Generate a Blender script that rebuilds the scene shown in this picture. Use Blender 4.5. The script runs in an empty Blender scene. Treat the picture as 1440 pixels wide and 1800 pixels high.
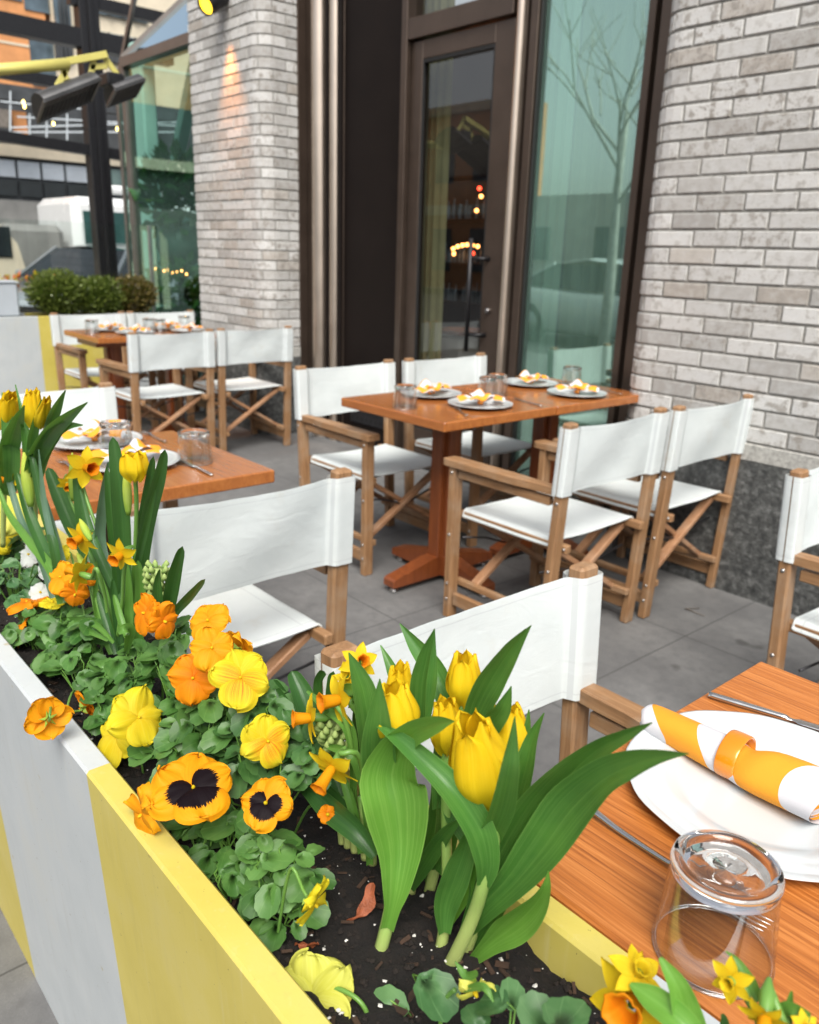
import bpy, math, random
from mathutils import Vector, Matrix, noise
R_ = math.radians
PI = math.pi
V = Vector
rnd = random.Random(7)
scene = bpy.context.scene
COL = scene.collection

# ------------------------------------------------------------------ camera
H = 1.31
FPX = 1446.0
ax = V((.6536, -.2451, .7160)).normalized()
az = V((.0294, .9535, .2997)); az = (az - ax * ax.dot(az)).normalized()
ay = az.cross(ax)
ROT = Matrix((ax, ay, az))            # camera -> world
CAM = V((0, 0, H))

def ray(px, py):
    return ROT @ V(((px - 720) / FPX, (900 - py) / FPX, -1))
def at(px, py, y):                    # point of the world on the vertical plane Y = y
    d = ray(px, py); return CAM + d * (y / d.y)
def atx(px, py, x):
    d = ray(px, py); return CAM + d * (x / d.x)
def atz(px, py, z):
    d = ray(px, py); return CAM + d * ((z - H) / d.z)
def depth(p):
    return -(ROT.transposed() @ (p - CAM)).z

cam_d = bpy.data.cameras.new('camera')
cam = bpy.data.objects.new('camera', cam_d)
COL.objects.link(cam)
cam.matrix_world = Matrix.Translation(CAM) @ ROT.to_4x4()
cam_d.sensor_fit = 'HORIZONTAL'
cam_d.sensor_width = 36
cam_d.lens = 36 * FPX / 1440
cam_d.clip_start = 0.02
cam_d.clip_end = 2000
cam_d.dof.use_dof = True
cam_d.dof.focus_distance = 0.88
cam_d.dof.aperture_fstop = 9.5
scene.camera = cam

# ------------------------------------------------------------------ mesh builder
class MB:
    def __init__(s):
        s.v = []; s.f = []; s.uv = []; s.mi = []; s.col = []; s.sm = []
        s.usecol = False
    def add(s, verts, faces, uvs=None, mi=0, col=(1, 1, 1), smooth=False):
        o = len(s.v)
        s.v += [tuple(p) for p in verts]
        for k, f in enumerate(faces):
            s.f.append([i + o for i in f])
            s.uv.append([uvs[i] for i in f] if uvs else [(0, 0)] * len(f))
            s.mi.append(mi); s.col.append(col); s.sm.append(smooth)
        return s
    def box(s, c, d, mi=0, M=None, bev=0.0, col=(1, 1, 1)):
        cx, cy, cz = c; hx, hy, hz = d[0] / 2, d[1] / 2, d[2] / 2
        if bev <= 0:
            vs = [V((cx + sx * hx, cy + sy * hy, cz + sz * hz)) for sx in (-1, 1) for sy in (-1, 1) for sz in (-1, 1)]
            fs = [(0, 1, 3, 2), (4, 6, 7, 5), (0, 4, 5, 1), (2, 3, 7, 6), (0, 2, 6, 4), (1, 5, 7, 3)]
        else:
            b = min(bev, hx * .9, hy * .9, hz * .9)
            vs = []; idx = {}
            for sx in (-1, 1):
                for sy in (-1, 1):
                    for sz in (-1, 1):
                        for a in range(3):
                            e = [hx - b, hy - b, hz - b]; e[a] += b
                            idx[(sx, sy, sz, a)] = len(vs)
                            vs.append(V((cx + sx * e[0], cy + sy * e[1], cz + sz * e[2])))
            fs = []
            q = ((-1, -1), (1, -1), (1, 1), (-1, 1))
            for sg in (-1, 1):
                fs.append([idx[(sg, u, w, 0)] for u, w in q])
                fs.append([idx[(u, sg, w, 1)] for u, w in q])
                fs.append([idx[(u, w, sg, 2)] for u, w in q])
            for u in (-1, 1):
                for w in (-1, 1):
                    fs.append([idx[(-1, u, w, 1)], idx[(1, u, w, 1)], idx[(1, u, w, 2)], idx[(-1, u, w, 2)]])
                    fs.append([idx[(u, -1, w, 0)], idx[(u, 1, w, 0)], idx[(u, 1, w, 2)], idx[(u, -1, w, 2)]])
                    fs.append([idx[(u, w, -1, 0)], idx[(u, w, 1, 0)], idx[(u, w, 1, 1)], idx[(u, w, -1, 1)]])
                    for t in (-1, 1):
                        fs.append([idx[(u, w, t, 0)], idx[(u, w, t, 1)], idx[(u, w, t, 2)]])
            ce = V(c)
            out = []
            for f in fs:
                n = (vs[f[1]] - vs[f[0]]).cross(vs[f[2]] - vs[f[0]])
                m = sum((vs[i] for i in f), V((0, 0, 0))) / len(f) - ce
                out.append(list(reversed(f)) if n.dot(m) < 0 else f)
            fs = out
        if M: vs = [M @ p for p in vs]
        return s.add(vs, fs, mi=mi, col=col)
    def beam(s, a, b, w, h, up=(0, 0, 1), mi=0, bev=0.002, ext=0):
        a = V(a); b = V(b); d = (b - a); L = d.length; d.normalize()
        side = d.cross(V(up))
        if side.length < 1e-5: side = d.cross(V((1, 0, 0)))
        side.normalize(); u = side.cross(d)
        M = Matrix((d, side, u)).transposed().to_4x4(); M.translation = (a + b) / 2
        return s.box((0, 0, 0), (L + ext, w, h), mi=mi, M=M, bev=bev)
    def tube(s, pts, rad, n=10, mi=0, cap=True, smooth=True, col=(1, 1, 1)):
        pts = [V(p) for p in pts]; m = len(pts)
        if not hasattr(rad, '__len__'): rad = [rad] * m
        vs = []; uvs = []
        prev = None
        for i, p in enumerate(pts):
            t = (pts[min(i + 1, m - 1)] - pts[max(i - 1, 0)]).normalized()
            if prev is None:
                prev = t.orthogonal().normalized()
            prev = (prev - t * prev.dot(t)).normalized()
            b = t.cross(prev)
            for k in range(n):
                a = 2 * PI * k / n
                vs.append(p + (prev * math.cos(a) + b * math.sin(a)) * rad[i])
                uvs.append((k / n, i / (m - 1)))
        fs = [(i * n + k, i * n + (k + 1) % n, (i + 1) * n + (k + 1) % n, (i + 1) * n + k) for i in range(m - 1) for k in range(n)]
        if cap:
            fs.append(list(range(n))[::-1]); fs.append([(m - 1) * n + k for k in range(n)])
        return s.add(vs, fs, uvs, mi, col, smooth)
    def lathe(s, prof, n=32, M=None, mi=0, smooth=True, wave=None):
        vs = []; uvs = []
        for i, (r, z) in enumerate(prof):
            for k in range(n):
                a = 2 * PI * k / n
                rr = r * (wave(a, i) if wave else 1)
                vs.append(V((rr * math.cos(a), rr * math.sin(a), z))); uvs.append((k / n, i / (len(prof) - 1)))
        fs = []
        for i in range(len(prof) - 1):
            for k in range(n):
                fs.append((i * n + k, i * n + (k + 1) % n, (i + 1) * n + (k + 1) % n, (i + 1) * n + k))
        if M: vs = [M @ p for p in vs]
        return s.add(vs, fs, uvs, mi, smooth=smooth)
    def grid(s, fn, nu, nv, mi=0, smooth=True, col=(1, 1, 1), flip=False):
        vs = []; uvs = []
        for i in range(nu + 1):
            for j in range(nv + 1):
                u = i / nu; w = j / nv
                vs.append(fn(u, w)); uvs.append((u, w))
        fs = []
        for i in range(nu):
            for j in range(nv):
                a = i * (nv + 1) + j
                q = (a, a + nv + 1, a + nv + 2, a + 1)
                fs.append(q[::-1] if flip else q)
        return s.add(vs, fs, uvs, mi, col, smooth)
    def build(s, name, mats, parent=None, loc=None):
        me = bpy.data.meshes.new(name)
        me.from_pydata(s.v, [], s.f)
        if not isinstance(mats, (list, tuple)): mats = [mats]
        for m in mats: me.materials.append(m)
        uvl = me.uv_layers.new(name='UVMap')
        flat = [c for f in s.uv for uv in f for c in uv]
        uvl.data.foreach_set('uv', flat)
        me.polygons.foreach_set('material_index', s.mi)
        me.polygons.foreach_set('use_smooth', s.sm)
        if any(c != (1, 1, 1) for c in s.col):
            ca = me.color_attributes.new('tone', 'FLOAT_COLOR', 'CORNER')
            arr = []
            for f, c in zip(s.f, s.col):
                arr += [c[0], c[1], c[2], 1.0] * len(f)
            ca.data.foreach_set('color', arr)
        me.validate(clean_customdata=False)
        me.update()
        o = bpy.data.objects.new(name, me)
        COL.objects.link(o)
        if parent is not None: o.parent = parent
        if loc is not None: o.location = loc
        return o

def empty(name, loc=(0, 0, 0), rz=0):
    o = bpy.data.objects.new(name, None); COL.objects.link(o)
    o.location = loc; o.rotation_euler = (0, 0, rz); o.empty_display_size = .1
    return o
def tag(o, label=None, cat=None, group=None, kind=None):
    if label: o['label'] = label
    if cat: o['category'] = cat
    if group: o['group'] = group
    if kind: o['kind'] = kind
    return o
KIDS = {}
def copy_tree(o, parent=None):
    c = o.copy(); COL.objects.link(c)
    if parent is not None: c.parent = parent
    for ch in [x for x in COL.objects if x.parent == o]:
        copy_tree(ch, c)
    return c
def settle():                         # meshes modelled in world space: give each thing an origin of its own
    bpy.context.view_layer.update()
def sstep(a, b, x):
    t = max(0, min(1, (x - a) / (b - a))); return t * t * (3 - 2 * t)
def fnoise(p, sc=1.0):
    return noise.noise(V(p) * sc)

# ------------------------------------------------------------------ materials
def c4(c): return (c[0], c[1], c[2], 1)
class NT:
    def __init__(s, name):
        s.m = bpy.data.materials.new(name); s.m.use_nodes = True
        s.t = s.m.node_tree; s.n = s.t.nodes; s.l = s.t.links
        s.b = s.n.get('Principled BSDF'); s.out = s.n.get('Material Output')
    def node(s, typ, ins=None, **kw):
        n = s.n.new(typ)
        for k, v in kw.items(): setattr(n, k, v)
        if ins:
            for k, v in ins.items():
                if isinstance(v, bpy.types.NodeSocket): s.l.new(v, n.inputs[k])
                else: n.inputs[k].default_value = v
        return n
    def link(s, a, b): s.l.new(a, b)
    def obj(s): return s.node('ShaderNodeTexCoord').outputs['Object']
    def uv(s): return s.node('ShaderNodeUVMap').outputs[0]
    def mapping(s, vec, scale=(1, 1, 1), loc=(0, 0, 0), rot=(0, 0, 0)):
        n = s.node('ShaderNodeMapping', {'Vector': vec, 'Scale': scale, 'Location': loc, 'Rotation': rot}); return n.outputs[0]
    def noise(s, vec, scale, detail=4, rough=.55, dist=0):
        n = s.node('ShaderNodeTexNoise', {'Vector': vec, 'Scale': scale, 'Detail': detail, 'Roughness': rough, 'Distortion': dist}); return n.outputs['Fac']
    def ramp(s, fac, stops):
        n = s.node('ShaderNodeValToRGB', {'Fac': fac}); e = n.color_ramp.elements
        while len(e) < len(stops): e.new(.5)
        for i, (p, c) in enumerate(stops):
            e[i].position = p; e[i].color = c4(c) if hasattr(c, '__len__') else (c, c, c, 1)
        return n.outputs[0]
    def mix(s, fac, a, b, mode='MIX'):
        n = s.node('ShaderNodeMix', data_type='RGBA', blend_type=mode)
        for k, v in ((0, fac), (6, a), (7, b)):
            if isinstance(v, bpy.types.NodeSocket): s.l.new(v, n.inputs[k])
            elif k == 0: n.inputs[0].default_value = v
            else: n.inputs[k].default_value = c4(v)
        return n.outputs[2]
    def math(s, op, a, b=0.0, c=None):
        n = s.node('ShaderNodeMath', operation=op)
        for k, v in ((0, a), (1, b), (2, c)):
            if v is None: continue
            if isinstance(v, bpy.types.NodeSocket): s.l.new(v, n.inputs[k])
            else: n.inputs[k].default_value = v
        return n.outputs[0]
    def sep(s, vec):
        return s.node('ShaderNodeSeparateXYZ', {0: vec}).outputs
    def bump(s, h, strength=.3, dist=.01, nrm=None):
        n = s.node('ShaderNodeBump', {'Height': h, 'Strength': strength, 'Distance': dist})
        if nrm is not None: s.link(nrm, n.inputs['Normal'])
        s.link(n.outputs[0], s.b.inputs['Normal']); return n.outputs[0]
    def set(s, **kw):
        for k, v in kw.items():
            k = k.replace('_', ' ')
            if isinstance(v, bpy.types.NodeSocket): s.link(v, s.b.inputs[k])
            else: s.b.inputs[k].default_value = c4(v) if hasattr(v, '__len__') and len(v) == 3 else v
        return s

M = {}
def simple(name, col, rough=.5, metal=0, var=.12, sc=20, bump=0, spec=.5, coat=0):
    t = NT(name); o = t.obj()
    n = t.noise(o, sc, 5)
    lo = tuple(x * (1 - var) for x in col); hi = tuple(min(1, x * (1 + var)) for x in col)
    t.set(Base_Color=t.ramp(n, [(.3, lo), (.7, hi)]), Metallic=metal)
    t.set(Roughness=t.math('MULTIPLY_ADD', n, .15, rough - .07))
    t.b.inputs['Specular IOR Level'].default_value = spec
    if coat: t.set(Coat_Weight=coat, Coat_Roughness=.08)
    if bump: t.bump(t.noise(o, sc * 6, 4), bump, .002)
    M[name] = t.m; return t.m

def wood(name, dark, mid, light, scale=(6, 90, 90), rough=.5, bump=.25, coat=0, axis=None, contrast=(.3, .5, .72), sheen=None, weather=None):
    t = NT(name); o = t.obj()
    vec = t.mapping(o, scale) if axis is None else t.mapping(o, axis)
    oi = t.node('ShaderNodeObjectInfo').outputs['Random']
    off = t.node('ShaderNodeCombineXYZ', {0: t.math('MULTIPLY', oi, 31.0), 1: t.math('MULTIPLY', oi, 17.0), 2: 0.0}).outputs[0]
    v2 = t.node('ShaderNodeVectorMath', {0: vec, 1: off}, operation='ADD').outputs[0]
    n = t.noise(v2, 1.0, 6, .62, .6)
    fine = t.noise(v2, 3.7, 3, .6)
    k = t.math('ADD', t.math('MULTIPLY', n, .72), t.math('MULTIPLY', fine, .28))
    c = t.ramp(k, [(contrast[0], dark), (contrast[1], mid), (contrast[2], light)])
    big = t.noise(o, 7, 3)
    c = t.mix(t.math('MULTIPLY', big, .35), c, mid)
    if weather: c = t.mix(t.ramp(t.noise(o, 11, 5), [(.48, 0), (.75, .6)]), c, weather)
    t.set(Base_Color=c, Roughness=rough)
    if coat: t.set(Coat_Weight=coat, Coat_Roughness=.12)
    t.bump(k, bump, .0015)
    M[name] = t.m; return t.m

# teak of the chairs: grain in every direction handled by the long axis of each part
wood('teak_upright', (.13, .062, .026), (.28, .150, .068), (.41, .245, .125), scale=(80, 80, 4), rough=.62, bump=.4, weather=(.33, .25, .175))
wood('teak_along', (.13, .062, .026), (.28, .150, .068), (.41, .245, .125), scale=(4, 80, 80), rough=.62, bump=.4, weather=(.33, .25, .175))
wood('teak_across', (.18, .082, .038), (.33, .17, .085), (.46, .26, .14), scale=(70, 6, 30), rough=.62, weather=(.42, .30, .21))
wood('table_top_grained', (.19, .050, .010), (.42, .135, .026), (.62, .25, .07), scale=(5, 230, 90), rough=.42, bump=.5, contrast=(.36, .5, .66))
wood('table_top_varnished', (.22, .062, .015), (.35, .118, .028), (.45, .175, .048), scale=(3, 60, 30), rough=.26, bump=.04, coat=.35)
wood('table_leg_wood', (.11, .028, .009), (.19, .050, .014), (.26, .075, .020), scale=(50, 50, 3), rough=.35, bump=.05, coat=.2)

simple('steel_bolt', (.42, .41, .40), .35, 1, .1)
simple('dark_iron', (.045, .045, .05), .45, .7, .2)
simple('bronze_metal', (.105, .078, .062), .34, .72, .12, 6)
simple('bronze_highlit', (.62, .52, .43), .32, .95, .05, 6)  # same bronze, base raised to imitate reflected light on the rounded strips
simple('bronze_dark', (.010, .007, .006), .5, 0, .15, 5, spec=.12)
simple('black_metal', (.014, .014, .016), .4, .3, .2)
simple('rubber_seal', (.008, .008, .008), .6, 0, .1)
simple('heater_metal', (.09, .09, .092), .38, .6, .25, 8)
simple('heater_steel', (.42, .43, .44), .35, .9, .2, 8)
simple('yellow_paint_metal', (.62, .56, .16), .42, 0, .06, 8)
simple('grey_galvanised', (.50, .55, .60), .5, .3, .06, 5)
simple('cutlery_steel', (.62, .61, .60), .17, 1, .05, 40)
simple('porcelain', (.55, .58, .59), .12, 0, .01, 5, coat=.4)
simple('napkin_ring_orange', (.74, .24, .008), .2, .15, .05, 30, coat=.6)
simple('white_car_paint', (.72, .74, .74), .25, 0, .03, 3, coat=.6)
simple('silver_car_paint', (.34, .37, .39), .28, .5, .05, 3, coat=.6)
simple('dark_car_glass', (.02, .026, .03), .08, 0, .2, 3)
simple('truck_green', (.018, .065, .06), .4, 0, .3, 3)
simple('orange_brick_far', (.62, .28, .11), .8, 0, .16, 2.2)
simple('cream_stone', (.68, .60, .46), .8, 0, .1, 2)
simple('dark_panel_far', (.05, .055, .06), .6, 0, .4, 2)
simple('grey_panel_far', (.20, .20, .19), .6, 0, .2, 2)
simple('blue_grey_glass', (.10, .14, .17), .12, .2, .5, 1.2)
simple('green_grey_glass', (.13, .19, .18), .15, .2, .6, 1.3)
simple('white_rail', (.62, .68, .72), .5, 0, .1)
simple('pale_concrete', (.60, .59, .56), .85, 0, .1, 1.5)
simple('green_interior', (.34, .58, .50), .6, 0, .08, 2)
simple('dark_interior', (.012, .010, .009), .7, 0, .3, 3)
simple('reflection_stand_in', (.62, .70, .64), .8, 0, .05, 5)  # pale colour of the panel that imitates a reflection
simple('bay_metal', (.17, .15, .135), .4, .6, .1, 5)
simple('burner', (.20, .195, .19), .6, .3, .4, 30)
simple('curtain_cloth', (.20, .21, .12), .85, 0, .15, 8)
simple('white_cloth', (.62, .62, .62), .8, 0, .03, 20)
simple('pot_grey_green', (.045, .085, .078), .5, 0, .2, 6)
simple('bark_brown', (.045, .024, .014), .9, 0, .5, 60)
simple('orange_plastic', (.85, .18, .03), .5)
simple('perlite', (.60, .585, .55), .9, 0, .12, 200)
simple('soil_crumb', (.012, .008, .006), .95, 0, .5, 300)
simple('dead_leaf', (.28, .075, .028), .6, 0, .35, 90, bump=.6)
simple('bark_pale', (.50, .50, .47), .9, 0, .2, 12)
simple('bark_grey', (.17, .15, .13), .9, 0, .3, 12, bump=.6)
simple('tree_green', (.06, .12, .03), .6, 0, .4, 5)

def emit(name, col, st):
    t = NT(name); t.set(Base_Color=(.1, .1, .1), Emission_Color=col, Emission_Strength=st); M[name] = t.m; return t.m
emit('warm_bulb', (1, .38, .10), 6)
emit('red_lamp', (1, .05, .02), 6)
emit('lamp_lens', (1, .62, .02), 2.2)
emit('string_bulb', (1, .75, .18), 4)
emit('headlight_glow', (1, .95, .7), 1.6)

# canvas
t = NT('canvas'); uv = t.uv(); o = t.obj(); s = t.sep(uv)
wv1 = t.node('ShaderNodeTexWave', {'Vector': o, 'Scale': 330.0, 'Distortion': .6, 'Detail': 1.0}, wave_type='BANDS', bands_direction='Z').outputs['Fac']
wv2 = t.node('ShaderNodeTexWave', {'Vector': o, 'Scale': 330.0, 'Distortion': .6, 'Detail': 1.0}, wave_type='BANDS', bands_direction='Y').outputs['Fac']
n1 = t.noise(o, 9, 4, .5)
base = t.ramp(n1, [(.25, (.68, .735, .74)), (.75, (.77, .82, .82))])
st = t.ramp(t.noise(t.node('ShaderNodeVectorMath', {0: o, 1: t.node('ShaderNodeCombineXYZ', {0: t.math('MULTIPLY', t.node('ShaderNodeObjectInfo').outputs['Random'], 20.0), 1: 0.0, 2: 0.0}).outputs[0]}, operation='ADD').outputs[0], 8, 5, .6), [(.60, 0), (.78, .45)])
base = t.mix(st, base, (.58, .55, .47))
def line(t, x, c, w): return t.math('LESS_THAN', t.math('ABSOLUTE', t.math('SUBTRACT', x, c)), w)
seam = t.math('ADD', t.math('ADD', line(t, s[0], .205, .0045), line(t, s[0], .795, .0045)), t.math('ADD', line(t, s[1], .055, .004), line(t, s[1], .945, .004)))
base = t.mix(t.math('MULTIPLY', t.math('MINIMUM', seam, 1.0), .38), base, (.42, .45, .48))
t.set(Base_Color=base, Roughness=.82)
t.b.inputs['Specular IOR Level'].default_value = .25
h = t.math('ADD', t.math('MULTIPLY', t.math('ADD', wv1, wv2), .10), t.math('SUBTRACT', t.math('MULTIPLY', t.noise(t.mapping(o, (1, 5, 9)), 2.2, 4, .55, 1.2), 2.6), t.math('MULTIPLY', seam, .7)))
t.bump(h, .26, .006)
tr = t.node('ShaderNodeBsdfTranslucent', {'Color': c4((.75, .78, .78))})
mx = t.node('ShaderNodeMixShader', {0: .16}); t.link(t.b.outputs[0], mx.inputs[1]); t.link(tr.outputs[0], mx.inputs[2]); t.link(mx.outputs[0], t.out.inputs[0])
M['canvas'] = t.m

# brick: per brick tone from colour attribute, streaks and speckles
t = NT('brick_face'); o = t.obj()
tone = t.node('ShaderNodeAttribute', attribute_name='tone')
sp = t.sep(tone.outputs['Color'])
base = t.mix(sp[0], (.33, .32, .305), (.58, .575, .56))
base = t.mix(t.math('MULTIPLY', sp[1], .55), base, (.33, .28, .23))
n = t.noise(o, 26, 5, .6); fine = t.noise(o, 160, 3, .7)
base = t.mix(t.ramp(n, [(.30, .35), (.5, 0)]), base, (.56, .57, .58))
mm = t.math('MULTIPLY', t.ramp(n, [(.52, 0), (.60, 1)]), t.math('MULTIPLY_ADD', sp[2], .9, .22))
base = t.mix(mm, base, (.29, .27, .245))
spk = t.math('MULTIPLY', t.ramp(fine, [(.60, 0), (.66, 1)]), t.math('MULTIPLY_ADD', sp[2], .8, .1))
base = t.mix(spk, base, (.14, .115, .095))
t.set(Base_Color=base, Roughness=.88)
t.bump(t.math('ADD', n, t.math('MULTIPLY', fine, .7)), .5, .004)
M['brick_face'] = t.m
t = NT('mortar'); o = t.obj(); n = t.noise(o, 60, 5)
t.set(Base_Color=t.ramp(n, [(.3, (.20, .195, .18)), (.7, (.32, .31, .285))]), Roughness=.95); t.bump(t.noise(o, 220, 3), .6, .003); M['mortar'] = t.m
t = NT('dark_granite'); o = t.obj(); n = t.noise(o, 34, 8, .75)
t.set(Base_Color=t.ramp(n, [(.36, (.028, .030, .030)), (.52, (.085, .088, .086)), (.66, (.20, .205, .20))]), Roughness=.72); t.bump(t.noise(o, 40, 6, .7), .9, .012); M['dark_granite'] = t.m
t = NT('stone_cap'); o = t.obj(); n = t.noise(o, 70, 8, .75)
t.set(Base_Color=t.ramp(n, [(.34, (.23, .225, .21)), (.6, (.46, .45, .42))]), Roughness=.8); t.bump(n, .5, .004); M['stone_cap'] = t.m

# paving: grey slabs with sawn joints
t = NT('paving'); o = t.obj(); s = t.sep(o)
def joint(v, period, off, w):
    f = t.math('FRACT', t.math('DIVIDE', t.math('ADD', v, off), period))
    d = t.math('MINIMUM', f, t.math('SUBTRACT', 1.0, f))
    return t.math('LESS_THAN', d, w / period)
wob = t.math('MULTIPLY', t.math('SUBTRACT', t.noise(o, 8, 3), .5), .006)
j = t.math('MAXIMUM', joint(t.math('ADD', s[0], wob), .76, 2.149 + .76 * 4, .0026), joint(t.math('ADD', s[1], wob), .76, -1.83 + .76 * 8, .0026))
n = t.noise(o, 2.6, 6, .6); fn = t.noise(o, 240, 4, .7); md = t.noise(o, 22, 5, .65)
base = t.ramp(n, [(.3, (.115, .115, .116)), (.7, (.205, .204, .20))])
base = t.mix(t.ramp(md, [(.35, .45), (.55, 0)]), base, (.095, .095, .096))
base = t.mix(t.ramp(fn, [(.3, .4), (.5, 0)]), base, (.08, .08, .08))
base = t.mix(t.ramp(fn, [(.58, 0), (.75, .5)]), base, (.34, .335, .33))
base = t.mix(t.ramp(t.noise(o, 5.3, 2, .4), [(.70, 0), (.74, .7)]), base, (.05, .047, .045))
base = t.mix(t.ramp(t.noise(o, 1.1, 6, .7), [(.42, .55), (.60, 0)]), base, (.085, .085, .087))
base = t.mix(j, base, (.065, .065, .065))
t.set(Base_Color=base, Roughness=t.math('MULTIPLY_ADD', n, .2, .66))
t.bump(t.math('SUBTRACT', t.math('ADD', t.math('MULTIPLY', fn, .3), t.math('MULTIPLY', md, .3)), t.math('MULTIPLY', j, 1.6)), .45, .004)
M['paving'] = t.m
simple('asphalt', (.05, .05, .052), .85, 0, .25, 12, bump=.5)

# planter paint: broad yellow and white stripes along the box, brushed and chipped
def planter_mat(name, axis, edges, period):
    t = NT(name); o = t.obj(); s = t.sep(o)
    x = s[axis]
    f = t.math('FRACT', t.math('DIVIDE', t.math('SUBTRACT', x, edges), period))
    isy = t.math('LESS_THAN', f, .5)
    n = t.noise(o, 7, 5, .6); st = t.noise(t.mapping(o, (90, 90, 5)), 1, 3, .6); fine = t.noise(o, 130, 3, .7)
    yel = t.ramp(n, [(.3, (.52, .43, .085)), (.7, (.60, .505, .12))])
    wht = t.ramp(n, [(.3, (.44, .475, .49)), (.7, (.52, .55, .56))])
    c = t.mix(isy, wht, yel)
    c = t.mix(t.ramp(st, [(.60, 0), (.85, .25)]), c, (.66, .64, .52))
    c = t.mix(t.ramp(t.noise(t.mapping(o, (60, 60, 2.5)), 1, 5, .7), [(.28, .25), (.44, 0)]), c, t.mix(.5, c, (.22, .19, .10)))
    c = t.mix(t.ramp(t.noise(o, 3.5, 5, .65), [(.52, 0), (.70, .22)]), c, (.40, .36, .24))
    c = t.mix(t.ramp(fine, [(.70, 0), (.735, .85)]), c, (.13, .085, .03))
    c = t.mix(t.ramp(t.noise(o, 33, 4, .6), [(.70, 0), (.74, .6)]), c, (.36, .30, .15))
    t.set(Base_Color=c, Roughness=.42)
    t.bump(t.math('ADD', t.math('MULTIPLY', st, .6), t.math('MULTIPLY', fine, .5)), .25, .0012)
    M[name] = t.m
planter_mat('planter_paint_near', 0, .088, 1.06)
planter_mat('planter_paint_far', 1, .13, 1.04)

t = NT('soil'); o = t.obj(); n = t.noise(o, 55, 8, .75)
base = t.ramp(n, [(.35, (.002, .0016, .0015)), (.6, (.011, .007, .005)), (.75, (.03, .019, .013))])
t.set(Base_Color=base, Roughness=.9); t.bump(n, 1.0, .008); M['soil'] = t.m

# plants
def leafmat(name, dark, light, vein, trans=.25, rough=.42, stripes=True, coat=0.0):
    t = NT(name); uv = t.uv(); o = t.obj(); s = t.sep(uv)
    if stripes:
        st = t.noise(t.mapping(uv, (26, 1.2, 1)), 1, 3, .6)
    else:
        st = t.noise(o, 60, 3)
    n = t.noise(o, 14, 3)
    c = t.ramp(n, [(.3, dark), (.7, light)])
    c = t.mix(t.ramp(st, [(.45, 0), (.7, .5)]), c, vein)
    if stripes:
        e = t.math('ABSOLUTE', t.math('SUBTRACT', s[0], .5))
        c = t.mix(t.math('MULTIPLY', t.math('GREATER_THAN', e, .478), .55), c, vein)
    else:   # pansy leaf: uv centre (0.5, 0), radial veins
        dx = t.math('SUBTRACT', s[0], .5)
        ang = t.math('ARCTAN2', dx, t.math('ADD', s[1], .03))
        f = t.math('ABSOLUTE', t.math('SUBTRACT', t.math('FRACT', t.math('MULTIPLY', ang, 2.1)), .5))
        c = t.mix(t.math('MULTIPLY', t.math('LESS_THAN', f, .035), .45), c, vein)
    oi = t.node('ShaderNodeObjectInfo').outputs['Random']
    c = t.mix(t.math('MULTIPLY', oi, .14), c, vein)
    if not stripes:
        tn = t.sep(t.node('ShaderNodeAttribute', attribute_name='tone').outputs['Color'])
        c = t.mix(tn[0], t.mix(.6, c, tuple(x * .45 for x in dark)), c)
        c = t.mix(t.math('MULTIPLY', tn[1], .45), c, tuple(min(1, x * 1.25) for x in vein))
    t.set(Base_Color=c, Roughness=rough)
    if coat: t.set(Coat_Weight=coat, Coat_Roughness=.25)
    t.bump(t.math('ADD', st, t.math('MULTIPLY', n, .6)), .22, .002)
    tr = t.node('ShaderNodeBsdfTranslucent', {'Color': t.mix(.5, c, (.25, .5, .05))})
    mx = t.node('ShaderNodeMixShader', {0: trans}); t.link(t.b.outputs[0], mx.inputs[1]); t.link(tr.outputs[0], mx.inputs[2]); t.link(mx.outputs[0], t.out.inputs[0])
    M[name] = t.m
leafmat('tulip_leaf', (.028, .115, .022), (.070, .210, .032), (.17, .35, .08), .20, .36)
leafmat('tulip_leaf_light', (.075, .23, .022), (.13, .33, .040), (.26, .47, .10), .24, .36)
leafmat('strap_leaf', (.012, .055, .012), (.030, .105, .020), (.08, .19, .04), .16, .36)
leafmat('strap_leaf_grey', (.06, .13, .085), (.10, .19, .12), (.18, .28, .18), .18, .45)
leafmat('strap_leaf_bright', (.06, .17, .025), (.11, .27, .04), (.2, .38, .08), .2, .38)
leafmat('pansy_leaf', (.022, .088, .012), (.058, .170, .026), (.14, .28, .07), .2, .48, False)
leafmat('pansy_leaf_bluish', (.030, .105, .032), (.070, .185, .058), (.16, .30, .12), .2, .48, False)
leafmat('pansy_leaf_dark', (.015, .060, .012), (.038, .125, .022), (.10, .22, .06), .15, .48, False)
leafmat('hedge_leaf', (.055, .085, .012), (.12, .16, .025), (.22, .27, .05), .2, .5, False)
leafmat('hedge_leaf_brown', (.075, .055, .012), (.14, .10, .022), (.2, .15, .04), .2, .5, False)
def stemmat(name, a, b):
    t = NT(name); uv = t.uv(); s = t.sep(uv)
    t.set(Base_Color=t.mix(s[1], a, b), Roughness=.4); t.bump(t.noise(t.obj(), 90, 3), .2, .001)
    t.b.inputs['Subsurface Weight'].default_value = .1
    t.b.inputs['Subsurface Radius'].default_value = (.004, .006, .002)
    M[name] = t.m
stemmat('tulip_stem', (.42, .48, .16), (.17, .36, .07))
stemmat('green_stem', (.10, .22, .04), (.16, .33, .06))
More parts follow.
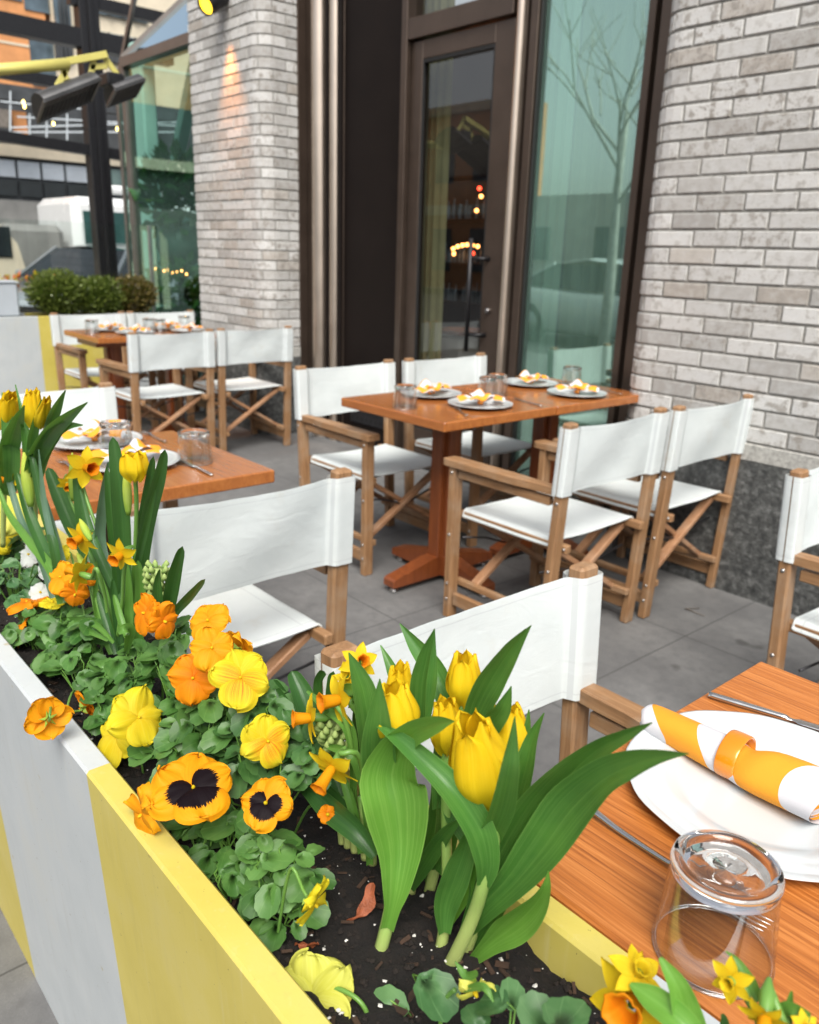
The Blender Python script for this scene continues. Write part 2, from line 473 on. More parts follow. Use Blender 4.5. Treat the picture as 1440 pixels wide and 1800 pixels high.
def petalmat(name, kind, c_in, c_out, c_vein, blotch=None, whisk=None):
    t = NT(name); uv = t.uv(); s = t.sep(uv); o = t.obj()
    fan = t.noise(t.mapping(uv, (22, 1.6, 1)), 1, 3, .6)
    n = t.noise(o, 45, 3)
    c = t.mix(t.ramp(s[1], [(0, 0), (.75, 1)]), c_in, c_out)
    c = t.mix(t.ramp(fan, [(.45, 0), (.75, .45)]), c, c_vein)
    c = t.mix(t.ramp(n, [(.5, 0), (.8, .3)]), c, c_vein)
    if blotch:
        bc, lim, jag = blotch
        fr = t.noise(t.mapping(uv, (34, 2.0, 1)), 1, 4, .75)
        d = t.math('ADD', s[1], t.math('MULTIPLY', t.math('SUBTRACT', fr, .5), jag))
        e = t.math('MULTIPLY', t.math('POWER', t.math('ABSOLUTE', t.math('SUBTRACT', s[0], .5)), 2.0), 1.1)
        d = t.math('ADD', d, e)
        c = t.mix(t.math('MULTIPLY', t.math('LESS_THAN', d, lim), t.math('GREATER_THAN', s[1], .04)), c, bc)
    if whisk:
        ln = t.noise(t.mapping(uv, (46, .35, 1)), 1, 2, .5)
        near = t.ramp(s[1], [(.12, 1), (.48, .75), (.74, 0)])
        cen = t.ramp(t.math('ABSOLUTE', t.math('SUBTRACT', s[0], .5)), [(.20, 1), (.46, 0)])
        c = t.mix(t.math('MULTIPLY', t.math('MULTIPLY', near, cen), .55), c, whisk)
        c = t.mix(t.math('MULTIPLY', t.math('MULTIPLY', t.ramp(ln, [(.52, 0), (.56, 1)]), near), cen), c, (.62, .10, .01))
    t.set(Base_Color=c, Roughness=.6); t.b.inputs['Specular IOR Level'].default_value = .18
    t.bump(t.math('ADD', fan, t.math('MULTIPLY', n, .4)), .25, .0015)
    tr = t.node('ShaderNodeBsdfTranslucent', {'Color': c})
    mx = t.node('ShaderNodeMixShader', {0: .26}); t.link(t.b.outputs[0], mx.inputs[1]); t.link(tr.outputs[0], mx.inputs[2]); t.link(mx.outputs[0], t.out.inputs[0])
    M[name] = t.m
petalmat('petal_orange', 0, (.66, .15, .003), (.76, .25, .004), (.82, .33, .01))
petalmat('petal_orange_soft', 0, (.68, .22, .004), (.76, .33, .006), (.82, .43, .02))
petalmat('petal_blotched', 0, (.74, .25, .004), (.78, .32, .005), (.82, .40, .012), ((.006, .002, .004), .60, .34))
petalmat('petal_orange_upper', 0, (.72, .24, .004), (.77, .31, .005), (.82, .40, .012))
petalmat('petal_yellow', 0, (.60, .40, .008), (.64, .53, .015), (.70, .62, .07))
petalmat('petal_yellow_whiskered', 0, (.62, .44, .01), (.64, .53, .015), (.70, .62, .07), None, (.90, .34, .01))
petalmat('petal_pale', 0, (.50, .49, .04), (.60, .60, .10), (.70, .70, .22))
petalmat('petal_white', 0, (.52, .55, .48), (.60, .63, .61), (.68, .70, .68))
petalmat('petal_tulip', 0, (.68, .56, .012), (.74, .48, .006), (.80, .62, .03))
petalmat('petal_daffodil', 0, (.66, .42, .006), (.70, .51, .012), (.76, .60, .04))
petalmat('trumpet_orange', 0, (.70, .33, .005), (.74, .22, .004), (.78, .30, .012))
petalmat('bud_green', 0, (.22, .40, .05), (.50, .60, .08), (.5, .6, .2))
petalmat('hyacinth_green', 0, (.16, .32, .07), (.38, .50, .16), (.45, .55, .25))

# glass
def glassmat(name, tint, refl, rough=.0, reflcol=(1, 1, 1), haze=None):
    t = NT(name)
    tr = t.node('ShaderNodeBsdfTransparent', {'Color': c4(tint)})
    gl = t.node('ShaderNodeBsdfGlossy', {'Color': c4(reflcol), 'Roughness': rough})
    fr = t.math('MULTIPLY_ADD', t.math('POWER', t.node('ShaderNodeLayerWeight', {'Blend': .5}).outputs['Facing'], 5.0), .96, .04)
    f = t.math('MINIMUM', t.math('ADD', fr, refl), 1.0)
    mx = t.node('ShaderNodeMixShader', {0: f}); t.link(tr.outputs[0], mx.inputs[1]); t.link(gl.outputs[0], mx.inputs[2])
    if haze:                              # diffuse haze put into the glass to lift its dark reflections, uneven by noise
        df = t.node('ShaderNodeBsdfDiffuse', {'Color': c4(haze)})
        o = t.obj(); sm = t.math('MULTIPLY_ADD', t.noise(t.mapping(o, (2, 2, .8)), 2.0, 4, .6, 1.0), .22, .05)
        m3 = t.node('ShaderNodeMixShader', {0: sm}); t.link(mx.outputs[0], m3.inputs[1]); t.link(df.outputs[0], m3.inputs[2]); mx = m3
    t.link(mx.outputs[0], t.out.inputs[0])
    M[name] = t.m
glassmat('window_glass', (.55, .75, .66), .50, .012, (.66, .92, .81), (.30, .52, .43))
glassmat('door_glass', (.66, .66, .62), .07, .006)
glassmat('bay_glass', (.60, .80, .74), .22, 0, (.62, .95, .85))
glassmat('roof_glass', (.30, .45, .50), .62, .02, (.72, .9, 1.0))
glassmat('clear_screen', (.86, .92, .90), .03)
t = NT('drinking_glass'); t.set(Base_Color=(1, 1, 1), Roughness=0.0, IOR=1.45, Transmission_Weight=1.0); M['drinking_glass'] = t.m
glassmat('thin_glass', (.95, .96, .96), .07)

# napkin cloth: broad orange waves on white
t = NT('napkin_cloth'); uv = t.uv(); s = t.sep(uv)
w = t.math('MULTIPLY', t.math('SINE', t.math('MULTIPLY_ADD', s[1], 6.2832, 1.2)), .10)
f = t.math('FRACT', t.math('ADD', t.math('MULTIPLY', t.math('ADD', s[0], w), 2.0), .80))
c = t.mix(t.math('LESS_THAN', f, .60), (.60, .595, .63), (.76, .30, .015))
o = t.obj()
t.set(Base_Color=c, Roughness=.8); t.bump(t.math('ADD', t.noise(o, 45, 3), t.math('MULTIPLY', t.noise(o, 700, 2), .3)), .25, .003)
M['napkin_cloth'] = t.m
t = NT('napkin_cloth_loose'); uv = t.uv(); s = t.sep(uv)
w = t.math('MULTIPLY', t.math('SINE', t.math('MULTIPLY_ADD', s[1], 5.0, .6)), .12)
f = t.math('FRACT', t.math('ADD', t.math('MULTIPLY', t.math('ADD', s[0], w), 1.25), .30))
c = t.mix(t.math('LESS_THAN', f, .55), (.60, .595, .63), (.76, .30, .015))
t.set(Base_Color=c, Roughness=.8); M['napkin_cloth_loose'] = t.m
# ================================================================== the setting
g = MB(); g.add([(-400, -400, -.14), (400, -400, -.14), (400, 400, -.14), (-400, 400, -.14)], [(0, 1, 2, 3)])
tag(g.build('road', M['asphalt']), kind='structure')
g = MB(); g.box((9.75, .9, -.073), (39.5, 6.6, .146), bev=.012)
tag(g.build('sidewalk', M['paving']), kind='structure')

# ------------------------------------------------------------------ restaurant building
B = empty('restaurant_building', (-3.6, 3.4, 0))
tag(B, 'pale grey brick restaurant front with rounded piers, bronze framed glass door and tall tinted window', 'building')
BO = V((-3.6, 3.4, 0))
def bpart(mb, name, mats, parent=None):
    """mesh modelled in world space, hung under the building"""
    o = mb.build(name, mats, parent if parent else B)
    mb_shift(o, BO if parent is None else V((0, 0, 0)))
    return o
def mb_shift(o, off):
    if off.length > 0: o.matrix_parent_inverse = Matrix.Translation(-off)

class Path:                            # plan path made of straight runs and arcs
    def __init__(s, pts, radii):
        s.segs = []; n = len(pts); pts = [V((p[0], p[1], 0)) for p in pts]
        cur = pts[0]
        for i in range(1, n):
            r = radii.get(i, 0)
            if r and i < n - 1:
                a = (pts[i - 1] - pts[i]).normalized(); b = (pts[i + 1] - pts[i]).normalized()
                p0 = pts[i] + a * r; p1 = pts[i] + b * r
                s.segs.append(('L', cur, p0)); c = p0 + b * r
                s.segs.append(('A', c, p0 - c, p1 - c, r)); cur = p1
            else:
                s.segs.append(('L', cur, pts[i])); cur = pts[i]
        s.len = []
        for g_ in s.segs: s.len.append((g_[2] - g_[1]).length if g_[0] == 'L' else g_[4] * PI / 2)
        s.total = sum(s.len)
    def ev(s, d):
        for g_, L in zip(s.segs, s.len):
            if d <= L + 1e-6 or g_ is s.segs[-1]:
                if g_[0] == 'L':
                    t = (g_[2] - g_[1]).normalized(); return g_[1] + t * d, V((t.y, -t.x, 0))
                a = d / g_[4]; v = g_[2] * math.cos(a) + g_[3] * math.sin(a)
                nrm = v.normalized()
                return g_[1] + v, nrm
            d -= L
def brick_wall(path, z0, z1, seed):
    rr = random.Random(seed)
    mb = MB(); ch = .0665; bl = .203; jt = .010
    nrow = int((z1 - z0) / ch)
    for r in range(nrow):
        za = z0 + r * ch + jt / 2; zb = za + ch - jt
        d = -bl * ((r % 2) * .5) - rr.random() * .012
        while d < path.total:
            a = max(0, d + jt / 2); b = min(path.total, d + bl - jt / 2); d += bl
            if b - a < .012: continue
            k = max(1, int((b - a) / .034))
            out = rr.uniform(-.0016, .0022); tl = rr.uniform(-.0012, .0012)
            tone = (rr.random() ** .8, 1.0 if rr.random() < .10 else rr.random() * .18, rr.random() ** 1.6)
            zj = rr.uniform(-.001, .001)
            c = .0028
            rows = [(za + zj, -.012, 0), (za + zj, -c, 0), (za + zj + c, 0, 1), (zb + zj - c, 0, 1), (zb + zj, -c, 0), (zb + zj, -.012, 0)]
            vs = []; uvs = []
            for i in range(k + 3):
                if i == 0: s_, e = a, 1
                elif i == k + 2: s_, e = b, 1
                else: s_, e = a + c + (b - a - 2 * c) * (i - 1) / k, 0
                p, nn = path.ev(s_)
                for (z, off, _) in rows:
                    o_ = min(off, -c) if e else off
                    vs.append(p + nn * (o_ + out + tl * (i / k - .5)) + V((0, 0, z))); uvs.append((s_, z))
            m = len(rows)
            fs = [(i * m + j, (i + 1) * m + j, (i + 1) * m + j + 1, i * m + j + 1) for i in range(k + 2) for j in range(m - 1)]
            fs.append([j for j in range(m)]); fs.append([(k + 2) * m + j for j in range(m)][::-1])
            mb.add(vs, fs, uvs, 0, tone)
    # mortar bed, 5 mm behind the brick faces
    n = int(path.total / .03)
    vs = []
    for i in range(n + 1):
        p, nn = path.ev(path.total * i / n)
        vs += [p - nn * .0055 + V((0, 0, z0)), p - nn * .0055 + V((0, 0, z1))]
    mb.add(vs, [(2 * i, 2 * i + 2, 2 * i + 3, 2 * i + 1) for i in range(n)], None, 1)
    return mb
def extrude_path(path, z0, z1, off=0, top=True, rad=.004):
    mb = MB(); n = int(path.total / .03); vs = []
    for i in range(n + 1):
        p, nn = path.ev(path.total * i / n)
        q = p + nn * off
        vs += [V((q.x, q.y, z0)), V((q.x, q.y, z1 - rad)), V((q.x - nn.x * rad, q.y - nn.y * rad, z1)), V((q.x - nn.x * .15, q.y - nn.y * .15, z1))]
    fs = []
    for i in range(n):
        for j in range(3): fs.append((4 * i + j, 4 * i + 4 + j, 4 * i + 5 + j, 4 * i + 1 + j))
    mb.add(vs, fs); return mb

pr_path = Path([(-2.15, 3.40), (-2.15, 3.115), (1.6, 3.115)], {1: .12})
pl_path = Path([(-6.12, 3.30), (-6.12, 3.115), (-5.13, 3.115), (-5.13, 3.42)], {1: .03, 2: .12})
for pth, sd in ((pr_path, 3), (pl_path, 11)):
    w = bpart(brick_wall(pth, .635, 3.62, sd), 'brick_pier', [M['brick_face'], M['mortar']])
    bpart(extrude_path(pth, .567, .633, .006), 'stone_band', M['stone_cap'])
    bpart(extrude_path(pth, .0, .565, .004), 'stone_plinth', M['dark_granite'])

# frames
def fr(mb, x0, x1, z0, z1, y0, y1, bev=.003):
    mb.box(((x0 + x1) / 2, (y0 + y1) / 2, (z0 + z1) / 2), (x1 - x0, y1 - y0, z1 - z0), bev=bev)
YF = 3.42
m = MB()
fr(m, -5.60, -4.70, 0, 3.6, 3.47, 3.56); fr(m, -5.60, -5.12, 0, 3.6, 3.40, 3.468)
bpart(m, 'door_jamb', M['bronze_metal'])
for x, r_ in ((-4.965, .058), (-4.79, .040)):
    m = MB(); vs = []
    prof = [(x + r_ * math.cos(a), 3.47 - r_ * 1.0 * math.sin(a)) for a in [PI * k / 14 for k in range(15)]]
    for z in (0, 3.6): vs += [V((p[0], p[1], z)) for p in prof]
    m.add(vs, [(k, k + 1, 16 + k, 15 + k) for k in range(14)], smooth=True)
    bpart(m, 'jamb_moulding', M['bronze_highlit'])
m = MB(); fr(m, -4.868, -4.842, 0, 3.6, 3.44, 3.47); fr(m, -4.735, -4.70, 0, 3.6, 3.445, 3.47); bpart(m, 'jamb_rib', M['bronze_dark'])
sp = MB(); fr(sp, -4.70, -4.035, 0, 3.6, 3.475, 3.53); spo = bpart(sp, 'side_panel', M['bronze_dark'])
m = MB(); fr(m, -4.60, -4.10, .17, .36, 3.462, 3.476, .004)
for i in range(9):
    for j in range(3):
        m.add([V((-4.56 + i * .05 + (j % 2) * .022 + .013 * math.cos(a), 3.4605, .205 + j * .055 + .013 * math.sin(a))) for a in [2 * PI * k / 10 for k in range(10)]], [list(range(10))], mi=1)
bpart(m, 'vent_grille', [M['dark_iron'], M['rubber_seal']], spo)
# door frame, head, transom
m = MB()
fr(m, -4.035, -3.985, 0, 3.6, 3.38, 3.50)
fr(m, -3.985, -3.185, 2.46, 2.565, 3.385, 3.495)
bpart(m, 'door_frame', M['bronze_metal'])
m = MB(); fr(m, -4.06, -4.035, 0, 3.6, 3.40, 3.475); fr(m, -3.182, -3.150, 0, 3.6, 3.43, 3.5); bpart(m, 'door_seal', M['rubber_seal'])
# door leaf
d = MB()
fr(d, -3.980, -3.885, .01, 2.45, 3.415, 3.465)
fr(d, -3.325, -3.190, .01, 2.45, 3.415, 3.465)
fr(d, -3.885, -3.325, 2.355, 2.45, 3.415, 3.465)
fr(d, -3.885, -3.325, .01, .26, 3.415, 3.465)
dob = bpart(d, 'door', M['bronze_metal'])
d = MB(); d.add([(-3.885, 3.442, .26), (-3.325, 3.442, .26), (-3.325, 3.442, 2.355), (-3.885, 3.442, 2.355)], [(0, 1, 2, 3)])
bpart(d, 'door_pane', M['door_glass'], dob)
d = MB()
for a, b, c_, e in ((-3.885, -3.875, .26, 2.355), (-3.335, -3.325, .26, 2.355)): fr(d, a, b, c_, e, 3.418, 3.436, .001)
fr(d, -3.875, -3.335, 2.335, 2.355, 3.418, 3.436, .001); fr(d, -3.875, -3.335, .26, .272, 3.418, 3.436, .001)
bpart(d, 'glazing_bead', M['rubber_seal'], dob)
d = MB(); d.tube([(-3.365, 3.352, .79), (-3.365, 3.352, 1.40)], .0125, 12)
bpart(d, 'pull_handle', M['black_metal'], dob)
for z in (.885, 1.295):
    d = MB(); d.tube([(-3.365, 3.352, z), (-3.30, 3.375, z), (-3.285, 3.416, z)], [.008, .009, .014], 10)
    bpart(d, 'handle_mount', M['black_metal'], dob)
d = MB(); d.lathe([(0, .022), (.012, .022), (.014, .018), (.014, 0)], 16, Matrix.Translation((-3.262, 3.415, 1.02)) @ Matrix.Rotation(R_(90), 4, 'X'))
bpart(d, 'lock_cylinder', M['steel_bolt'], dob)
# transom light
d = MB(); d.add([(-3.985, 3.445, 2.565), (-3.185, 3.445, 2.565), (-3.185, 3.445, 3.6), (-3.985, 3.445, 3.6)], [(0, 1, 2, 3)])
bpart(d, 'transom_pane', M['door_glass'])
# mullion with its rounded nose, its highlight put into the colour
m = MB(); vs = []
prof = [(-3.128 + .026 * math.cos(a), 3.40 - .035 * math.sin(a)) for a in [PI * k / 12 for k in range(13)]]
for z in (0, 3.6): vs += [V((p[0], p[1], z)) for p in prof]
m.add(vs, [(k, k + 1, 14 + k, 13 + k) for k in range(12)], smooth=True)
bpart(m, 'mullion_nose', M['bronze_highlit'])
m = MB(); fr(m, -3.154, -3.102, 0, 3.6, 3.401, 3.50); fr(m, -3.075, -3.025, 0, 3.6, 3.395, 3.49)
bpart(m, 'mullion', M['bronze_metal'])
m = MB(); fr(m, -3.102, -3.075, 0, 3.6, 3.46, 3.50); fr(m, -3.025, -3.014, .11, 3.5, 3.41, 3.48); fr(m, -2.352, -2.318, 0, 3.6, 3.45, 3.50)
bpart(m, 'window_seal', M['rubber_seal'])
# window
m = MB(); fr(m, -3.014, -2.39, .0, .11, 3.40, 3.49); fr(m, -3.014, -2.39, 3.5, 3.6, 3.40, 3.49); fr(m, -2.39, -2.352, 0, 3.6, 3.385, 3.49); fr(m, -2.318, -2.12, 0, 3.6, 3.375, 3.49)
wo = bpart(m, 'window_frame', M['bronze_metal'])
m = MB(); m.add([(-3.014, 3.44, .11), (-2.39, 3.44, .11), (-2.39, 3.44, 3.5), (-3.014, 3.44, 3.5)], [(0, 1, 2, 3)])
bpart(m, 'window_pane', M['window_glass'], wo)
# glazed bay to the left
m = MB()
fr(m, -7.77, -7.70, 0, 2.86, 3.30, 3.38); fr(m, -6.30, -6.12, 0, 2.86, 3.32, 3.38); fr(m, -7.70, -6.12, 2.78, 2.86, 3.285, 3.38); fr(m, -7.70, -6.30, 0, .12, 3.29, 3.38)
m.beam((-7.75, 3.33, 2.86), (-7.05, 4.35, 3.95), .045, .06)
m.beam((-8.14, 3.42, 2.70), (-7.42, 3.42, 3.60), .03, .05)
m.beam((-8.13, 3.42, 0), (-8.13, 3.42, 2.73), .03, .04, (1, 0, 0))
bpart(m, 'bay_frame', M['bay_metal'])
m = MB(); m.add([(-7.70, 3.33, .12), (-6.30, 3.33, .12), (-6.30, 3.33, 2.78), (-7.70, 3.33, 2.78)], [(0, 1, 2, 3)]); bpart(m, 'bay_pane', M['bay_glass'])
m = MB(); m.add([(-8.11, 3.42, .05), (-7.80, 3.36, .05), (-7.80, 3.36, 2.86), (-8.11, 3.42, 2.75)], [(0, 1, 2, 3)]); bpart(m, 'bay_pane', M['bay_glass'])
m = MB(); m.add([(-7.72, 3.33, 2.87), (-6.12, 3.33, 2.87), (-6.12, 4.35, 3.95), (-7.05, 4.35, 3.95)], [(0, 1, 2, 3)]); bpart(m, 'roof_pane', M['roof_glass'])
m = MB(); fr(m, -6.9, -6.12, -.0, 3.9, 4.9, 5.0); bpart(m, 'bay_pillar', M['green_interior'])
m = MB(); fr(m, -8.72, -8.45, 0, 3.2, 3.80, 3.95, .02); fr(m, -7.30, -7.20, 0, 3.2, 3.84, 3.95, .02); bpart(m, 'bay_column', M['green_interior'])
m = MB()
m.beam((-8.6, 3.85, 3.05), (-6.2, 3.85, 3.05), .14, .12); m.beam((-8.0, 3.9, 2.1), (-7.45, 3.9, 2.95), .10, .10)
bpart(m, 'bay_brace', M['green_interior'])
# inside
m = MB()
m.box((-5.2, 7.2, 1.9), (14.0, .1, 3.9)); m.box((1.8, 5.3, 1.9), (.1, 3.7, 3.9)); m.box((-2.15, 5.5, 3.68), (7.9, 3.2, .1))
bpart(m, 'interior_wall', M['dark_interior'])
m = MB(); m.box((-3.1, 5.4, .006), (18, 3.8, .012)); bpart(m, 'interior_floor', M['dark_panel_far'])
m = MB(); m.box((-2.0, 3.85, 3.72), (7.0, .7, .12)); bpart(m, 'roof_edge', M['bronze_dark'])

def curtain(x0, x1, y, z0, z1, waves, amp, label):
    mb = MB()
    def fn(u, w):
        x = x0 + (x1 - x0) * u
        yy = y + amp * math.sin(u * waves * 2 * PI + .5 * math.sin(w * 3)) + .3 * amp * math.sin(u * waves * 4.7 * PI + 1)
        return V((x, yy, z0 + (z1 - z0) * w))
    mb.grid(fn, waves * 12, 6)
    o = mb.build('curtain', M['curtain_cloth']); tag(o, label, 'curtain', 'curtains inside the restaurant'); return o
curtain(-4.18, -3.86, 3.62, .12, 3.4, 5, .022, 'olive green pleated curtain hanging behind the left side of the glass door')
curtain(-3.02, -2.66, 3.72, .12, 3.4, 6, .026, 'olive green pleated curtain hanging behind the right side of the tall window')
curtain(-7.12, -6.85, 3.65, .12, 2.7, 4, .022, 'pale pleated curtain behind the glazed bay, next to the left brick pier')

sh = curtain(-3.25, -2.95, 3.62, .12, 3.4, 4, .02, 'pale panel added as a bright reflection at the left side of the tall window')  # added panel, stands in for a bright reflection in the pane
sh.data.materials.clear(); sh.data.materials.append(M['reflection_stand_in'])
# bar lights seen through the door
pts = [(797, 437, 1), (805, 433, 1), (813, 431, 1), (821, 430, 1), (831, 431, 1), (840, 433, 1), (798, 446, 1), (831, 445, 2), (843, 331, 2), (846, 345, 1), (838, 370, 1)]
bs = empty('bar_shelf', at(818, 445, 6.9)); tag(bs, 'dark back bar with a row of glowing bulbs seen deep inside through the glass door', 'bar shelf')
m = MB(); p0 = at(818, 445, 6.9)
for dz in (-.55, -.12, .35, .8): m.box((0, 0, dz), (1.6, .25, .03), bev=.004)
m.box((-.8, 0, .0), (.04, .27, 1.7)); m.box((.8, 0, .0), (.04, .27, 1.7))
m.build('shelf_frame', M['bronze_dark'], bs)
m = MB()
for i in range(26):
    x = -.72 + i * .057; 
    for dz in (-.535, -.105, .365):
        h_ = rnd.uniform(.13, .24); r = rnd.uniform(.018, .026)
        m.lathe([(r, 0), (r, h_ * .6), (r * .4, h_ * .78), (r * .4, h_), (0, h_)], 8, Matrix.Translation((x, rnd.uniform(-.04, .04), dz)))
tag(m.build('bottle_row', M['blue_grey_glass'], bs))
for px, py, k in pts:
    p = at(px, py, 6.7) - p0
    m = MB(); m.lathe([(0, -.022), (.017, -.014), (.022, 0), (.017, .014), (0, .022)], 10, Matrix.Translation(p))
    m.build('bulb', M['warm_bulb'] if k == 1 else M['red_lamp'], bs)
tb = empty('side_table', (at(811, 575, 4.7).x, 4.7, 0)); tag(tb, 'small table under a white cloth just inside the glass door', 'table')
m = MB(); m.box((0, 0, .36), (.36, .36, .70), bev=.02); m.build('table_cover', M['white_cloth'], tb)
m = MB(); m.box((0, 0, .73), (.40, .40, .03), bev=.005); m.build('table_top', M['table_leg_wood'], tb)
ch = empty('side_chair', (at(745, 600, 4.5).x, 4.5, 0)); tag(ch, 'bentwood chair beside the white clothed table inside the door', 'chair')
m = MB(); m.tube([(-.18, 0, 0), (-.18, 0, .8), (-.1, 0, .9), (.1, 0, .9), (.18, 0, .8), (.18, 0, 0)], .013, 8); m.build('backrest', M['teak_upright'], ch)
m = MB(); m.box((0, -.2, .45), (.38, .38, .03), bev=.01); m.build('seat', M['teak_along'], ch)
for sx in (-.16, .16):
    m = MB(); m.tube([(sx, -.36, 0), (sx, -.34, .44)], .013, 8); m.build('leg', M['teak_upright'], ch)

# potted plant in the bay
def leafcloud(mb, c, rad, n, ls, seed, mi=0, squash=1.0):
    rr = random.Random(seed)
    for _ in range(n):
        while True:
            q = V((rr.uniform(-1, 1), rr.uniform(-1, 1), rr.uniform(-1, 1)))
            if .45 < q.length < 1: break
        p = V(c) + V((q.x * rad[0], q.y * rad[1], q.z * rad[2]))
        d = (q + V((rr.uniform(-.8, .8), rr.uniform(-.8, .8), rr.uniform(-.2, .9)))).normalized()
        sd = d.cross(V((rr.uniform(-1, 1), rr.uniform(-1, 1), rr.uniform(-1, 1)))).normalized()
        L = ls * rr.uniform(.6, 1.3); w = L * .28
        nn = d.cross(sd)
        mb.add([p, p + d * L * .5 + sd * w + nn * w * .3, p + d * L, p + d * L * .5 - sd * w + nn * w * .3], [(0, 1, 2), (0, 2, 3)], [(.5, 0), (.9, .5), (.5, 1), (.1, .5)], mi, (rr.random(), rr.random() ** 4, 0), smooth=True)
pp = empty('potted_plant', (-7.62, 3.72, 0)); tag(pp, 'leafy indoor plant in a round dark green pot on a stand behind the bay glass', 'plant')
m = MB(); m.lathe([(0, 1.12), (.10, 1.13), (.19, 1.2), (.235, 1.32), (.21, 1.44), (.15, 1.5), (.14, 1.48), (0, 1.46)], 24); m.build('pot', M['pot_grey_green'], pp)
m = MB(); m.tube([(0, 0, 0), (0, 0, 1.12)], .05, 10); m.lathe([(0, 0), (.18, 0), (.18, .02), (0, .03)], 20); m.build('stand', M['black_metal'], pp)
m = MB(); leafcloud(m, (0, 0, 1.75), (.38, .3, .35), 420, .16, 5); m.build('foliage', M['strap_leaf'], pp)
pp = empty('potted_plant', (-7.50, 3.62, 0)); tag(pp, 'bushy dark plant low in the bay window, below the round pot', 'plant')
m = MB(); leafcloud(m, (0, 0, .82), (.42, .25, .36), 420, .13, 8); m.build('foliage', M['pansy_leaf_dark'], pp)
m = MB(); m.lathe([(0, 0), (.14, 0), (.2, .5), (.19, .52), (0, .5)], 20); m.build('pot', M['bronze_dark'], pp)
m = MB()
for k in range(9): m.lathe([(0, -.014), (.012, 0), (0, .014)], 8, Matrix.Translation((-.32 + k * .09, -.22, 1.09 + .015 * math.sin(k * 2.1))))
fl = m.build('fairy_lights', M['warm_bulb']); fl.location = (-7.45, 3.7, 0); tag(fl, 'small string of warm lights glowing between the plants in the bay', 'lights')

# wall lamp on the left pier
wl = empty('wall_lamp', (-5.52, 3.02, 2.86)); tag(wl, 'black cylinder wall lamp glowing amber at the top of the left brick pier', 'lamp')
wa = (V((ax.x, ay.x, az.x)) * .50 + V((ax.y, ay.y, az.y)) * .72 - V((ax.z, ay.z, az.z)) * .50).normalized(); wb = wa.orthogonal().normalized(); tilt = Matrix((wb, wa.cross(wb), wa)).transposed().to_4x4()
m = MB(); m.lathe([(.0, .20), (.062, .20), (.062, -.10), (.055, -.10), (.055, .0), (0, .0)], 28, tilt); m.build('lamp_shade', M['black_metal'], wl)
m = MB(); m.lathe([(0, -.085), (.054, -.085)], 24, tilt); m.build('lens', M['lamp_lens'], wl)
m = MB(); m.box((.02, .055, .08), (.05, .06, .08), bev=.005); m.build('bracket', M['black_metal'], wl)
ld = bpy.data.lights.new('lamp_glow', 'SPOT'); ld.energy = 24; ld.color = (1, .32, .03); ld.spot_size = R_(50); ld.spot_blend = 1.0; ld.shadow_soft_size = .03
lo = bpy.data.objects.new('lamp_glow', ld); COL.objects.link(lo); lo.parent = wl; lo.location = (.02, .0, -.13)
lo.rotation_euler = (R_(8), 0, 0)

# hose tap at the foot of the left pier
m = MB(); m.tube([(-4.90, 3.44, .10), (-4.90, 3.36, .10), (-4.90, 3.33, .06)], [.018, .016, .013], 10); m.box((-4.90, 3.37, .14), (.05, .012, .012), bev=.003)
tag(m.build('hose_tap', M['steel_bolt']), 'small steel hose tap at the foot of the bronze door jamb', 'tap')

# ------------------------------------------------------------------ the street beyond the patio
# black steel frame
sf = empty('steel_frame', (-12, 4.7, 0)); tag(sf, 'black steel frame of posts and long beams standing beyond the patio', 'steel frame')
def beamX(name, a, b, w, h, x=-12):
    A_ = atx(*a, x) - V((-12, 4.7, 0)); B_ = atx(*b, x) - V((-12, 4.7, 0))
    m_ = MB(); m_.beam(A_, B_, w, h, (0, 0, 1)); m_.build(name, M['black_metal'], sf)
m = MB(); m.box((0, 0, 2.6), (.22, .26, 5.4), bev=.01); m.box((-.0, 0, 2.6), (.30, .06, 5.4), bev=.005); m.build('post', M['black_metal'], sf)
beamX('beam', (-160, 6), (300, 101), .2, .22)
beamX('beam', (-160, 213), (300, 287), .14, .13)
beamX('beam', (-160, 98), (128, 150), .14, .13)
beamX('beam', (120, -4), (300, 36), .14, .14)
# far building: blocks and bays, everything facing +X
def bl(name, x, y0, y1, z0, z1, dep, mat, parent, off, bev=0):
    m_ = MB(); m_.box((x - dep / 2 - off.x, (y0 + y1) / 2 - off.y, (z0 + z1) / 2 - off.z), (dep, y1 - y0, z1 - z0), bev=bev)
    return m_.build(name, M[mat], parent)
def yz(px, py, x=-30):
    p = atx(px, py, x); return p.y, p.z
O1 = V((-30, 9, 0))
ob = empty('brick_apartment_block', O1); tag(ob, 'tall orange brick block with cream corner and dark windows across the street', 'building')
bl('wall', -30, -12, yz(84, 80)[0], 5.9, 11.4, 8, 'orange_brick_far', ob, O1)
for k, (y0, z0) in enumerate(((yz(43, 16)[0], yz(43, 16)[1]), (yz(58, 150)[0], yz(58, 150)[1]), (6.6, 8.4), (4.2, 8.4), (9.0, 8.4))):
    w_ = bl('window', -29.96, y0, y0 + .75, z0, z0 + 1.3, .1, 'blue_grey_glass', ob, O1)
for z in (7.15, 9.9): bl('brick_band', -29.98, -12, yz(84, 80)[0], z, z + .07, .1, 'cream_stone', ob, O1)
O2 = V((-29.6, 13, 0))
cb = empty('cream_office_block', O2); tag(cb, 'cream stone block with wide blue grey windows right of the orange brick', 'building')
bl('wall', -29.6, 10.6, 30, 5.7, 11.2, 8, 'cream_stone', cb, O2)
